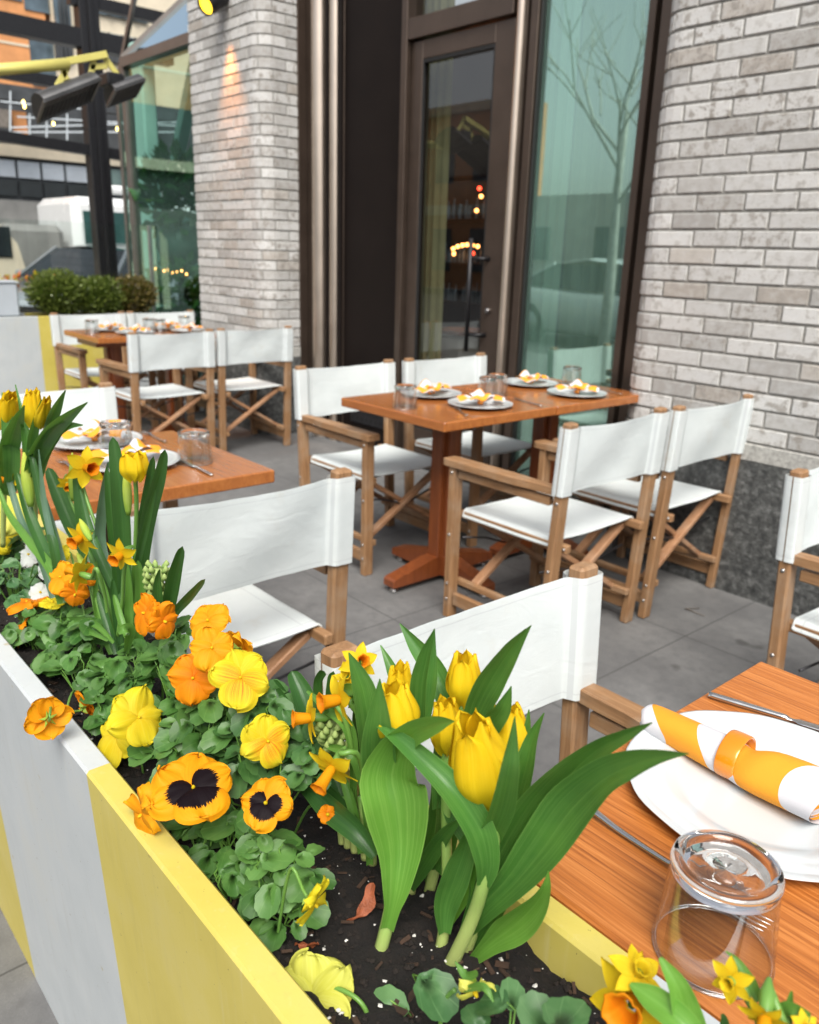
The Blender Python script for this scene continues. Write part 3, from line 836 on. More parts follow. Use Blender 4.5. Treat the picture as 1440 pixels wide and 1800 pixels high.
for (pa, pb, qa, qb) in ((97, 128, -8, 52), (100, 132, 70, 106), (168, 262, 2, 40), (168, 262, 52, 84), (176, 262, 92, 120)):
    y0, z1 = yz(pa, pa and qa, -29.4); y1, z0 = yz(pb, qb, -29.4)
    w_ = bl('window', -29.5, min(y0, y1), max(y0, y1), min(z0, z1), max(z0, z1), .16, 'blue_grey_glass' if qa < 60 else 'dark_panel_far', cb, O2)
    for k in range(1, 4):
        yy = min(y0, y1) + abs(y1 - y0) * k / 4
        bl('window_bar', -29.4, yy - .03, yy + .03, min(z0, z1), max(z0, z1), .06, 'dark_panel_far', w_, V((0, 0, 0)) + O2)
O3 = V((-27, 10, 0))
st_ = empty('storefront_building', O3); tag(st_, 'low dark storefront with a row of green grey glass panes across the street', 'building')
bl('wall', -27.4, -14, 32, 0, yz(60, 150, -27)[1], 6, 'dark_panel_far', st_, O3)
y_, z1 = yz(50, 255, -27); _, z0 = yz(50, 276, -27)
bl('fascia', -27.2, -14, 32, z0, z1, .5, 'cream_stone', st_, O3)
_, z1 = yz(50, 283, -27); _, z0 = yz(50, 312, -27)
_, z2 = yz(50, 345, -27); _, z3 = yz(50, 400, -27)
y = 6.2
while y < 14.5:
    bl('window', -27.3, y, y + .62, z0, z1, .12, 'grey_galvanised' if rnd.random() < .4 else 'green_grey_glass', st_, O3)
    bl('window', -27.3, y, y + .62, z2, z0 - .08, .12, 'blue_grey_glass' if rnd.random() < .35 else 'dark_car_glass', st_, O3)
    y += .70
bl('lower_wall', -27.2, -14, 32, z3 - 2, z2 - .12, .6, 'grey_panel_far', st_, O3)
# scaffold on the storefront roof edge
sc_ = empty('scaffold', V((-26, 9, 0))); tag(sc_, 'pale metal scaffold rails running along the street under the brick block', 'scaffold')
OS = V((-26, 9, 0))
for (a, b) in (((20, 224), (330, 214)), ((0, 232), (330, 232)), ((30, 205), (330, 222)), ((0, 178), (150, 192))):
    p = atx(*a, -26) - OS; q = atx(*b, -26) - OS
    m_ = MB(); m_.beam(p, q, .035, .035); m_.build('rail', M['white_rail'], sc_)
for px in (18, 52, 82, 118, 150):
    p = atx(px, 160 if px == 18 else 200, -26) - OS; q = atx(px, 246, -26) - OS
    m_ = MB(); m_.beam(p, q, .035, .035, (1, 0, 0)); m_.build('upright', M['white_rail'], sc_)
p = atx(0, 160, -26.2); q = atx(150, 190, -26.2)
m_ = MB(); m_.box((p + q) / 2 - OS, (.3, abs(q.y - p.y) + 6, .25)); m_.build('deck', M['dark_panel_far'], sc_)
for px, py in ((0, 235), (0, 210)):
    pass
bl('netting', -26.1, yz(-60, 200, -26)[0], yz(20, 200, -26)[0], yz(0, 222, -26)[1], yz(0, 190, -26)[1], .1, 'bark_grey', sc_, OS)
bl('orange_board', -26.3, yz(27, 200, -26)[0], yz(52, 200, -26)[0], yz(30, 240, -26)[1], yz(30, 192, -26)[1], .1, 'orange_brick_far', sc_, OS)
# truck
tk = empty('box_truck', (-17.5, 6.3, -.14)); tag(tk, 'white box truck with a dark green side parked across the street', 'truck')
OT = V((-17.5, 6.3, -.14))
xT = -16.4
p0 = atx(128, 372, xT); p1 = atx(330, 350, xT)
def tbx(name, y0, y1, z0, z1, x0, x1, mat, bev=.05, par=None):
    m_ = MB(); m_.box(((x0 + x1) / 2 - OT.x, (y0 + y1) / 2 - OT.y, (z0 + z1) / 2 - OT.z), (x1 - x0, y1 - y0, z1 - z0), bev=bev)
    return m_.build(name, M[mat], par or tk)
tbx('cargo_box', p0.y, p0.y + 5.2, .62, 2.15, xT - 2.1, xT, 'white_car_paint', .14)
tbx('side_panel', p0.y + .18, p0.y + 5.0, .72, 1.90, xT, xT + .02, 'truck_green', .01)
tbx('roof_rail', p0.y + .55, p0.y + 4.6, 2.24, 2.40, xT - .4, xT - .2, 'white_car_paint', .05)
tbx('cab', p0.y - 1.25, p0.y - .12, .40, 1.62, xT - 1.95, xT - .15, 'grey_panel_far', .12)
for yy in (p0.y - .6, p0.y + 3.6):
    m_ = MB(); m_.lathe([(0, -.12), (.3, -.12), (.42, -.08), (.42, .08), (.3, .12), (0, .12)], 24, Matrix.Translation((xT - .2 - OT.x, yy - OT.y, .42)) @ Matrix.Rotation(R_(90), 4, 'Y')); m_.build('wheel', M['rubber_seal'], tk)
# white van at the far left
vn = empty('delivery_van', (-15.3, 3.9, -.14)); tag(vn, 'cream delivery van with rounded roof at the left edge of the picture', 'van')
OV = V((-15.3, 3.9, -.14))
pr_ = atx(37, 400, -14.6)
prof = [(-4.6, .35), (-4.6, 1.55), (-4.4, 1.78), (-.75, 1.80), (-.32, 1.70), (-.08, 1.42), (0, 1.05), (.02, .35)]
m_ = MB(); vs = []
for x in (-2.0, 0):
    vs += [V((-14.6 + x - OV.x, pr_.y + a - OV.y, b)) for a, b in prof]
n_ = len(prof)
m_.add(vs, [tuple(range(n_)), tuple(range(n_, 2 * n_))[::-1]] + [(k, (k + 1) % n_, n_ + (k + 1) % n_, n_ + k) for k in range(n_)])
m_.build('van_body', M['cream_stone'], vn)
m_ = MB(); q0 = atx(-2, 452, -14.58); q1 = atx(17, 398, -14.58); m_.box((-14.59 - OV.x, q1.y - .55 - OV.y, (q0.z + q1.z) / 2 + .14), (.04, 1.1, q1.z - q0.z), bev=.015); m_.build('window', M['dark_car_glass'], vn)
for yy in (-.7, -3.6):
    m_ = MB(); m_.lathe([(0, -.1), (.25, -.1), (.34, -.07), (.34, .07), (.25, .1), (0, .1)], 24, Matrix.Translation((-14.68 - OV.x, pr_.y + yy - OV.y, .34)) @ Matrix.Rotation(R_(90), 4, 'Y')); m_.build('wheel', M['rubber_seal'], vn)
# orange barrier and crates between van and truck
bx = MB(); q = atx(52, 425, -17.0); bx.box((0, 0, .72), (.3, .55, 1.44), bev=.03); o = bx.build('plywood_box', M['orange_brick_far'], None, (-17.0, q.y - .1, -.14)); tag(o, 'orange plywood box standing between the van and the truck', 'box')
ff = empty('flower_bed', (-13.3, 4.0, -.14)); tag(ff, 'red and yellow flowers in a street bed in front of the van', 'flowers')
m_ = MB(); m_.box((0, 0, .38), (.5, 1.6, .76), bev=.02); m_.build('bed_box', M['grey_panel_far'], ff)
for nm, mt, sd in (('blossoms', 'orange_plastic', 3), ('yellow_blossoms', 'petal_yellow', 4)):
    m_ = MB(); leafcloud(m_, (0, 0, .84), (.25, .8, .14), 90, .09, sd); m_.build(nm, M[mt], ff)

# sedan: lofted body, glasshouse, wheels
def sedan(root, paint, long=4.6):
    # local: length along y (nose at -y), width x
    secs = [(-2.3, .32, .62, .70), (-2.22, .20, .72, .84), (-1.7, .18, .82, .90), (-.95, .18, .93, .92), (.0, .18, .95, .93), (1.2, .18, .97, .92), (1.9, .2, 1.0, .88), (2.2, .3, .95, .80), (2.3, .45, .80, .70)]
    m_ = MB(); vs = []
    ring = lambda y, zb, zt, w: [V((w * c_, y, z_)) for c_, z_ in ((-1, zb + .1), (-1.02, (zb + zt) / 2), (-.97, zt - .1), (-.82, zt), (.82, zt), (.97, zt - .1), (1.02, (zb + zt) / 2), (1, zb + .1), (.85, zb), (-.85, zb))]
    for s_ in secs: vs += ring(*s_)
    n = 10; k = len(secs)
    fs = [(i * n + j, i * n + (j + 1) % n, (i + 1) * n + (j + 1) % n, (i + 1) * n + j) for i in range(k - 1) for j in range(n)]
    fs += [tuple(range(n))[::-1], tuple((k - 1) * n + j for j in range(n))]
    m_.add(vs, fs, smooth=True); body = m_.build('body', paint, root)
    roof = [(-1.05, .93, .80), (-.25, 1.38, .62), (.5, 1.44, .60), (1.2, 1.36, .60), (1.95, 1.0, .74)]
    m_ = MB(); vs = []
    for y, z, w in roof: vs += [V((-w, y, z)), V((-w * .6, y, z + .03)), V((w * .6, y, z + .03)), V((w, y, z))]
    m_.add(vs, [(4 * i + j, 4 * i + j + 1, 4 * i + 5 + j, 4 * i + 4 + j) for i in range(1, 3) for j in range(3)], smooth=True)
    m_.beam(vs[0], vs[4], .06, .05); m_.beam(vs[3], vs[7], .06, .05); m_.beam(vs[12], vs[16], .06, .05); m_.beam(vs[15], vs[19], .06, .05)
    m_.build('roof', paint, root)
    m_ = MB()
    g_ = .012
    for sx in (-1, 1):
        v_ = [V((sx * .83, -1.0, .93)), V((sx * .62, -.27, 1.36)), V((sx * .60, .5, 1.42)), V((sx * .60, 1.18, 1.34)), V((sx * .78, 1.85, 1.0)), V((sx * .86, .4, .93))]
        m_.add(v_, [(0, 1, 2, 3, 4, 5)])
    m_.add([V((-.78, -1.04, .94)), V((.78, -1.04, .94)), V((.60, -.27, 1.37)), V((-.60, -.27, 1.37))], [(0, 1, 2, 3)])
    m_.add([V((-.72, 1.93, 1.0)), V((.72, 1.93, 1.0)), V((.58, 1.2, 1.36)), V((-.58, 1.2, 1.36))], [(0, 1, 2, 3)])
    m_.build('window', M['dark_car_glass'], root)
    for sx in (-1, 1):
        for y in (-1.4, 1.45):
            w_ = MB(); w_.lathe([(.2, -.1), (.3, -.11), (.335, -.08), (.335, .08), (.3, .11), (.2, .1)], 28, Matrix.Translation((sx * .84, y, .335)) @ Matrix.Rotation(R_(90), 4, 'Y')); w = w_.build('wheel', M['rubber_seal'], root)
            w_ = MB(); w_.lathe([(0, -.09), (.21, -.09), (.21, .09), (0, .09)], 20, Matrix.Translation((sx * .86, y, .335)) @ Matrix.Rotation(R_(90), 4, 'Y')); w_.build('rim', M['steel_bolt'], w)
        h_ = MB(); h_.box((sx * .62, -2.20, .70), (.34, .18, .13), bev=.04); h_.build('headlight', M['headlight_glow'], root)
    g2 = MB(); g2.box((0, -2.27, .52), (1.0, .08, .2), bev=.02); g2.build('grille', M['rubber_seal'], root)
    m_ = MB(); m_.box((-.95, -.75, .98), (.16, .1, .11), bev=.03); m_.box((.95, -.75, .98), (.16, .1, .11), bev=.03); m_.build('mirror', paint, root)
cr = empty('parked_car', (-13.72, 5.31, -.14), R_(38)); tag(cr, 'silver sedan with its headlight on, parked behind the clipped hedge', 'car')
sedan(cr, M['silver_car_paint'])

# across the street behind the viewer: what the glass and metal reflect
OO = V((-18, -17, 0))
op = empty('pale_office_building', OO); tag(op, 'pale concrete office building seen only as a reflection in the tall window', 'building')
m_ = MB(); m_.box((16, -4, 1.7), (40, 8, 3.4)); m_.build('wall', M['pale_concrete'], op)
for i in range(11):
    for j in range(1):
        m_ = MB(); m_.box((-2.6 + i * 3.1, .02, 1.8), (1.1, .1, 1.1)); m_.build('window', M['blue_grey_glass'], op)
OR = V((-30, -17, 0))
rb = empty('brick_row_building', OR); tag(rb, 'reddish brick building seen only as a warm reflection in the glass door', 'building')
m_ = MB(); m_.box((1.4, -1, 3.4), (12.6, 2, 6.8)); m_.build('wall', M['orange_brick_far'], rb)
m_ = MB(); m_.box((1.4, .05, 3.0), (12.6, .3, .35)); m_.box((1.4, .05, 6.6), (12.6, .3, .3)); m_.build('cornice', M['cream_stone'], rb)
for i in range(6):
    for z_ in (1.5, 4.8):
        m_ = MB(); m_.box((-4.0 + i * 2.1, .03, z_), (1.0, .1, 1.6)); m_.build('window', M['blue_grey_glass'], rb)
tr_ = empty('street_tree', (-7.6, -3.6, -.14)); tag(tr_, 'bare street tree reflected in the tall window', 'tree')
def bare_tree(parent):
    rr = random.Random(5)
    tk_ = MB(); tk_.tube([(0, 0, 0), (.03, .02, 1.2), (-.02, 0, 2.4), (.05, .04, 3.4)], [.09, .075, .06, .04], 10); tk_.build('trunk', M['bark_pale'], parent)
    cr_ = MB()
    def branch(p, d, L, r, lev):
        q = p + d * L * .5 + V((rr.uniform(-.1, .1), rr.uniform(-.1, .1), 0)) * L; e = p + d * L
        cr_.tube([p, q, e], [r, r * .8, r * .55], 6, cap=False)
        if lev:
            for _ in range(3):
                dd = (d + V((rr.uniform(-.9, .9), rr.uniform(-.9, .9), rr.uniform(-.1, .6)))).normalized()
                branch(p + d * L * rr.uniform(.5, 1), dd, L * .68, r * .55, lev - 1)
    for k in range(6):
        a = k * 1.05
        branch(V((0, 0, 2.2 + k * .22)), V((math.cos(a), math.sin(a), 1.3)).normalized(), 1.3, .028, 2)
    cr_.build('crown', M['bark_pale'], parent)
bare_tree(tr_)
c2 = empty('parked_car', (-8.6, -5.6, -.14), R_(90)); tag(c2, 'white sedan at the near kerb, seen only as a reflection in the tall window', 'car')
sedan(c2, M['white_car_paint'])

# patio heater: yellow arm with two black heater heads, on its pole
hp = V((-5.0, .62, 0))
ht = empty('patio_heater', hp); tag(ht, 'patio heater with two black half round heads hanging from a yellow arm', 'heater')
q = lambda px, py, x=-5.0: atx(px, py, x) - hp
m = MB()
a0 = q(-60, 127); aE = V((-9.2, .9, 2.7)) - hp; a1 = q(120, 112); a2 = q(150, 98); 
m.tube([aE, a0.lerp(aE, .4), a0, a1], .030, 14); m.beam(q(118, 108), q(186, 96), .05, .035)
m.build('arm', M['yellow_paint_metal'], ht)
m = MB(); m.tube([V((aE.x, aE.y, 0)), aE + V((0, 0, .03))], .035, 14); m.lathe([(0, 0), (.25, 0), (.25, .02), (.04, .035), (0, .035)], 28, Matrix.Translation((aE.x, aE.y, 0))); m.build('pole', M['yellow_paint_metal'], ht)
m = MB()
for (a, b) in (((118, 120), (100, 152)), ((108, 118), (118, 140)), ((166, 102), (157, 142)), ((182, 98), (214, 142)), ((158, 118), (188, 116))):
    m = MB(); m.beam(q(*a), q(*b), .03, .012, (1, 0, 0)); m.build('hanger', M['yellow_paint_metal'], ht)
def head(pa, pb, w, name='heater_head', tl=0.0):
    # half cylinder trough along pa-pb, open and grilled below
    a = q(*pa); b = q(*pb); d = (b - a).normalized(); L = (b - a).length
    side = d.cross(V((0, 0, 1))).normalized(); up = side.cross(d)
    side2 = side * math.cos(tl) + up * math.sin(tl); up2 = up * math.cos(tl) - side * math.sin(tl)
    mb = MB(); vs = []
    n = 14
    arc = [(math.cos(PI * k / n) * w, math.sin(PI * k / n) * w * .62) for k in range(n + 1)]
    for e in (a, b):
        for (c_, s_) in arc: vs.append(e + side2 * c_ + up2 * s_)
    m1 = n + 1
    mb.add(vs, [(k, k + 1, m1 + k + 1, m1 + k) for k in range(n)], smooth=True)
    hd = mb.build(name, M['heater_metal'], ht)
    for e in (0, m1):
        mb = MB(); mb.add(vs[e:e + m1], [tuple(range(m1))]); mb.build('end_cap', M['black_metal'], hd)
    mb = MB(); c0 = (a + b) / 2
    for sgn in (-1, 1): mb.beam(a + side2 * w * sgn, b + side2 * w * sgn, .014, .02)
    for e in (a, b): mb.beam(e - side2 * w, e + side2 * w, .012, .02)
    for k in range(1, 12):
        p = a + (b - a) * k / 12; mb.beam(p - side2 * w, p + side2 * w, .004, .006)
    for k in range(-3, 4): mb.beam(a + side2 * w * k / 4, b + side2 * w * k / 4, .006, .005)
    mb.build('grille', M['heater_steel'] if 0 else M['heater_metal'], hd)
    mb = MB()
    r = [a + up2 * w * .30 - side2 * w * .7, a + up2 * w * .30 + side2 * w * .7, b + up2 * w * .30 + side2 * w * .7, b + up2 * w * .30 - side2 * w * .7]
    mb.add(r, [(0, 1, 2, 3)]); mb.build('burner_plate', M['burner'], hd)
    return hd
head((72, 196), (168, 158), .135, tl=.32)
head((196, 172), (246, 154), .105, tl=.32)
m = MB(); m.box(q(196, 142), (.14, .10, .07), bev=.01); m.build('valve_box', M['black_metal'], ht)

# string of small yellow bulbs on a wire between the frame posts
sb = empty('string_lights', (-9, 3.2, 0)); tag(sb, 'string of small yellow bulbs on a thin wire behind the heater', 'string lights')
oS = V((-9, 3.2, 0))
wp = [atx(px, py, -9) - oS for px, py in ((-60, 170), (42, 186), (100, 226), (210, 227), (300, 215))]
m = MB(); m.tube(wp, .004, 6); m.build('wire', M['black_metal'], sb)
for px, py in ((41, 179), (43, 187), (94, 217), (206, 226), (212, 228)):
    p = atx(px, py, -9) - oS
    m = MB(); m.lathe([(0, -.02), (.011, -.012), (.013, 0), (.009, .012), (0, .02)], 12, Matrix.Translation(p)); m.build('bulb', M['string_bulb'], sb)
# ================================================================== chairs
W2 = .2715                              # half width over the posts
def canvas_back(seed):
    """panel slung between two sleeves that wrap the rear posts; x = depth, y = width"""
    mb = MB(); z0, z1 = .592, .812; pw = .066
    rr = random.Random(seed); ph = rr.uniform(0, 9)
    def postx(z): return -.215 - .040 * z / .82
    def prof(z, u):                     # closed plan outline, u in 0..1 : outer face, far sleeve, inner face, near sleeve
        return None
    yi = W2 + .0065
    # outer sheet (behind) and inner sheet, with the sleeves bulging round the posts
    def sheet(sgn):
        def fn(u, w):
            a_ = 2 * u - 1; y = yi * (3 * a_ - a_ ** 3) / 2
            ay_ = abs(y)
            z = z0 + (z1 - z0) * w
            mid = 1 - (y / (yi - .05)) ** 2 if ay_ < yi - .05 else 0
            th = .0016
            if ay_ > yi - pw:           # sleeve round the post
                t = (ay_ - (yi - pw)) / pw
                th = .0225 * min(1, (math.sin(PI * min(1, t * 4.5) / 2))) * (1 if t < .93 else max(0, (1 - ((t - .93) / .07) ** 2)) ** .5)
                th = max(th, .0016)
            sag = -.016 * mid * (.4 + .6 * w)
            wr = .0035 * math.sin(y * 14 + z * 22 + ph) * mid + .0045 * noise.noise(V((y * 5 + ph, z * 9, 1.3))) * min(1, mid * 2 + .1)
            dz = -.007 * mid * w + .004 * mid * (1 - w) + .0015 * noise.noise(V((y * 20, ph, w * 3)))
            return V((postx(z) + sgn * th + sag + wr, y, z + dz))
        return fn
    mb.grid(sheet(1), 56, 12); mb.grid(sheet(-1), 56, 12, flip=True)
    return mb
def canvas_seat(seed):
    mb = MB(); rr = random.Random(seed); ph = rr.uniform(0, 9)
    y0 = W2 - .046
    def fn(sg):
        def f(u, w):
            a_ = 2 * u - 1; y = y0 * (3 * a_ - a_ ** 3) / 2; x = -.212 + .424 * w
            mid = 1 - (y / y0) ** 2
            z = .426 - .008 * mid - .028 * sstep(y0 - .010, y0, abs(y)) + .0025 * noise.noise(V((x * 7 + ph, y * 7, 0))) + (.0015 if sg > 0 else -.0015)
            return V((x, y, z))
        return f
    mb.grid(fn(1), 28, 14); mb.grid(fn(-1), 28, 14, flip=True)
    for ww in (0, 1):                   # hemmed front and back edge
        pts = [fn(1)(k / 28, ww) - V((0, 0, .0015)) for k in range(29)]
        mb.tube(pts, .0035, 6)
    return mb
def make_chair(name='directors_chair'):
    root = empty(name)
    for s in (-1, 1):
        y = s * (W2 - .023)
        m = MB(); m.beam((-.215, y, 0), (-.255, y, .826), .032, .046, (0, 1, 0), bev=.005); m.build('rear_post', M['teak_upright'], root)
        m = MB(); m.beam((.235, y, 0), (.235, y, .588), .032, .044, (0, 1, 0), bev=.003); m.build('front_post', M['teak_upright'], root)
        # arm: wide flat board with a narrower neck where it meets the rear post
        m = MB()
        outl = [(-.232, .018), (-.20, .020), (-.13, .020), (-.07, .028), (0, .031), (.20, .031), (.262, .031), (.275, .027)]
        n = len(outl); vs = []
        for zz in (.588, .611):
            for e in (0, 1):
                pass
        top = [V((x, y + w_, .611)) for x, w_ in outl] + [V((x, y - w_, .611)) for x, w_ in reversed(outl)]
        bot = [V((p.x, p.y, .588)) for p in top]
        ins = [V((p.x * .992, y + (p.y - y) * .9, .6135)) for p in top]
        k = len(top)
        m.add(ins + top + bot, [tuple(range(k))[::-1], tuple(range(2 * k, 3 * k))] + [(i, (i + 1) % k, k + (i + 1) % k, k + i) for i in range(k)] + [(k + i, k + (i + 1) % k, 2 * k + (i + 1) % k, 2 * k + i) for i in range(k)])
        m.build('armrest', M['teak_along'], root)
        m = MB(); m.beam((-.205, y, .562), (.213, y, .562), .024, .030, bev=.003); m.build('arm_rail', M['teak_along'], root)
        m = MB(); m.beam((-.200, y, .078), (.213, y, .078), .022, .048, bev=.003); m.build('side_rail', M['teak_along'], root)
        yr = s * (W2 - .064)
        m = MB(); m.beam((-.262, yr + s * .002, .402), (.232, yr + s * .002, .402), .026, .030, bev=.004); m.build('seat_rail', M['teak_along'], root)
        yl = s * (W2 - .060)
        m = MB(); m.beam((-.235, yl, .135), (.240, yl, .135), .022, .026, bev=.004); m.build('foot_rail', M['teak_along'], root)
        for xx in (.165, -.165):
            dx = .012 * s
            m = MB(); m.beam((xx + dx, -yl * .97, .142), (xx + dx, yr * .96, .392), .020, .036, (1, 0, 0), bev=.003); m.build('cross_brace', M['teak_across'], root)
        m = MB(); m.tube([(-.17, s * .235, .30), (-.17, s * .12, .286), (-.17, s * .02, .262)], .0042, 6); m.build('metal_strap', M['dark_iron'], root); m = MB(); m.tube([(.20, s * .235, .322), (.19, s * .12, .30), (.18, s * .02, .262)], .0042, 6)
        m.build('metal_strap', M['dark_iron'], root)
        for xx in (-.228, .235):
            for zz in (.075, .137, .33, .565):
                xp = xx - (.04 * zz / .82 - .012 if xx < 0 else 0)
                m = MB(); m.lathe([(0, .0035), (.0045, .0025), (.006, 0)], 8, Matrix.Translation((xp, y + s * .0228, zz)) @ Matrix.Rotation(-s * PI / 2, 4, 'X')); m.build('bolt', M['steel_bolt'], root)
        for xx in (.165, -.165):
            if s > 0: m = MB(); m.lathe([(0, .0035), (.005, .0025), (.0065, 0)], 8, Matrix.Translation((xx - .026, 0, .267)) @ Matrix.Rotation(-PI / 2, 4, 'Y')); m.build('bolt', M['steel_bolt'], root)
        for xx in (-.262,):
            m = MB(); m.lathe([(0, .0035), (.0045, .0025), (.006, 0)], 8, Matrix.Translation((xx + .012, yr + s * .015, .402)) @ Matrix.Rotation(-s * PI / 2, 4, 'X')); m.build('bolt', M['steel_bolt'], root)
    canvas_back(1).build('back_canvas', M['canvas'], root)
    canvas_seat(1).build('seat_canvas', M['canvas'], root)
    return root
GC = "white canvas director's chairs around the tables"
spots = [   # centre x, centre y, turn, label. back posts lie .25 behind the centre
    (-.515, .815, 0, "nearest director's chair, its white canvas back directly behind the tulips"),
    (-1.755, .857, PI, "white canvas chair behind the pansies, its blank back turned to the viewer"),
    (-1.815, 2.272, PI, "white canvas chair whose armrest crosses in front of the middle table's pedestal"),
    (-1.80, 2.862, PI, "white canvas chair closest to the dark granite base of the right brick pier"),
    (-2.80, 2.275, 0, "white canvas chair beyond the middle table, in front of the dark bronze panel"),
    (-2.79, 2.895, 0, "white canvas chair beyond the middle table, in front of the glass door"),
    (-2.755, .895, 0, "white canvas chair beyond the near left table, half hidden behind the left tulips"),
    (-5.015, 2.235, PI, "left of two canvas chairs turning their backs at the far table"),
    (-5.030, 2.825, PI, "canvas chair at the far table, its back turned, beside the left brick pier"),
    (-6.04, 2.305, 0, "far chair against the yellow striped planter, its armrest pointing at the viewer"),
    (-6.05, 2.875, 0, "far chair against the end of the clipped hedge, mostly hidden by the far table"),
    (-.600, 2.290, 0, "white canvas chair cut off by the right edge of the picture, beyond the near table"),
]
proto = make_chair()
kids = [x for x in COL.objects if x.parent == proto]
for i, (x, y, rz, lab) in enumerate(spots):
    if i == 0: o = proto
    else:
        o = proto.copy(); COL.objects.link(o)
        for ch in kids:
            c = ch.copy(); COL.objects.link(c); c.parent = o
            if ch.name.startswith('back_canvas') or ch.name.startswith('seat_canvas'):
                fn = canvas_back if ch.name.startswith('back') else canvas_seat
                tmp = fn(i + 3).build('tmp', M['canvas']); c.data = tmp.data; bpy.data.objects.remove(tmp)
    o.location = (x, y, 0); o.rotation_euler = (0, 0, rz + rnd.uniform(-.012, .012))
    tag(o, lab, 'chair', GC)

# ================================================================== tables
def make_table(topmat, edge_y=.585, small=False):
    root = empty('pedestal_table')
    m = MB(); m.box((0, 0, .7325), (.61, edge_y, .035), bev=.0035); m.build('table_top', M[topmat], root)
    m = MB()
    m.box((0, 0, .36), (.062, .105, .63), bev=.004); m.box((0, 0, .36), (.105, .060, .626), bev=.004)
    m.build('pedestal', M['table_leg_wood'], root)
    m = MB(); m.box((0, 0, .695), (.34, .34, .038), bev=.004); m.build('top_plate', M['table_leg_wood'], root)
    for k in range(4):
        Mr = Matrix.Rotation(k * PI / 2, 4, 'Z') @ Matrix.Scale(.7 if small else 1, 4, (1, 0, 0))
        m = MB(); prof = [(.02, .028), (.02, .115), (.09, .105), (.275, .062), (.285, .055), (.285, .028)]
        vs = []
        for yy in (-.033, .033): vs += [Mr @ V((a, yy, b)) for a, b in prof]
        n = len(prof); m.add(vs, [tuple(range(n)), tuple(range(n, 2 * n))[::-1]] + [(i, n + i, n + (i + 1) % n, (i + 1) % n) for i in range(n)])
        ft = m.build('foot', M['table_leg_wood'], root)
        m = MB(); m.lathe([(0, 0), (.018, 0), (.020, .006), (.008, .012), (.006, .028)], 16, Matrix.Translation(Mr @ V((.258, 0, 0)))); m.build('levelling_glide', M['steel_bolt'], ft)
    return root
tables = [
    (-.175, .822, .605, 'table_top_grained', 'nearest table, orange brown boards with deep open grain, under the big plate'),
    (-2.135, .825, .61, 'table_top_varnished', 'smooth orange table behind the left tulips, its bare corner pointing right'),
    (-2.355, 2.26, .608, 'table_top_varnished', 'glossy orange table, front half of the joined pair in the middle of the patio'),
    (-2.350, 2.870, .610, 'table_top_varnished', 'glossy orange table, rear half of the joined pair, reaching the tall window'),
    (-5.50, 2.155, .41, 'table_top_varnished', 'far orange table by the striped planter, front half of the far pair'),
    (-5.49, 2.575, .42, 'table_top_varnished', 'far orange table beside the glazed bay, rear half of the far pair'),
]
for x, y, wdt, mt, lab in tables:
    o = make_table(mt, wdt, wdt < .5); o.location = (x, y, 0)
    if mt == 'table_top_varnished' and y > 2.6: o.rotation_euler = (0, 0, PI)
    tag(o, lab, 'table', 'small wooden pedestal tables')

# ================================================================== table settings
def make_plate(r):
    m = MB()
    prof = [(0, .004), (r * .58, .004), (r * .63, .0065), (r * .70, .013), (r * .78, .0155), (r * .80, .0150), (r * .82, .0162), (r * .90, .0172), (r * .915, .0168), (r * .93, .0180), (r * .985, .0205), (r, .0205), (r * .995, .018), (r * .8, .0125), (r * .64, .002), (r * .58, 0), (0, 0)]
    prof = [(r_, z_ * .72) for r_, z_ in prof]
    return m.lathe(prof, 72, wave=lambda a, i: 1 + (.006 * math.cos(a * 12) if 6 < i < 13 else 0))
def napkin_roll(L, r0, r1, flat=.75, seed=0, spiral=True):
    """rolled cloth lying along +x, thin tip at 0, open coil at L, with a ring"""
    m = MB(); rr = random.Random(seed)
    def rad(u):
        r = r0 + (r1 - r0) * (u ** .9)
        return r * (1 - .16 * math.exp(-((u - .56) / .07) ** 2))
    def fn(u, w):
        a = 2 * PI * w + 2.2 * u
        r = rad(u) * (1 + .05 * math.sin(3 * a + u * 5) + .04 * math.sin(a * 2 - u * 9))
        if u < .02: r *= .55
        x = L * u + .010 * math.sin(a + .8) * u + .004 * math.cos(2 * a) * (1 - u)
        return V((x, r * math.cos(a), r * math.sin(a) * flat + rad(u) * flat + .0005))
    m.grid(fn, 40, 36)
    cz = rad(1) * flat
    def coil(u, w):                     # inner turns seen in the open end
        a = 2 * PI * u * 2.6 + 2.2; r = r1 * (.84 - .24 * u)
        depth_ = w * .010
        return V((L - .001 + .010 * math.sin(a + .8) - depth_ - u * .006, r * math.cos(a), r * math.sin(a) * flat + cz))
    m.grid(coil, 60, 3)
    return m
def make_ring(r, wd, flat=.86):
    m = MB()
    prof = []
    for k in range(13):
        a = PI * k / 12
        prof.append((r + .0022 * math.sin(a) ** .6 + .0008, -wd / 2 * math.cos(a)))
    prof += [(r - .0012, wd / 2 * .9), (r - .0012, -wd / 2 * .9), prof[0]]
    Mx = Matrix.Rotation(PI / 2, 4, 'Y')
    return m.lathe(prof, 48, Matrix.Diagonal((1, 1, flat, 1)) @ Mx)
def place_plate(x, y, r, lab, group='white dinner plates'):
    o = make_plate(r).build('dinner_plate', M['porcelain']); o.location = (x, y, .7515); tag(o, lab, 'plate', group); return o
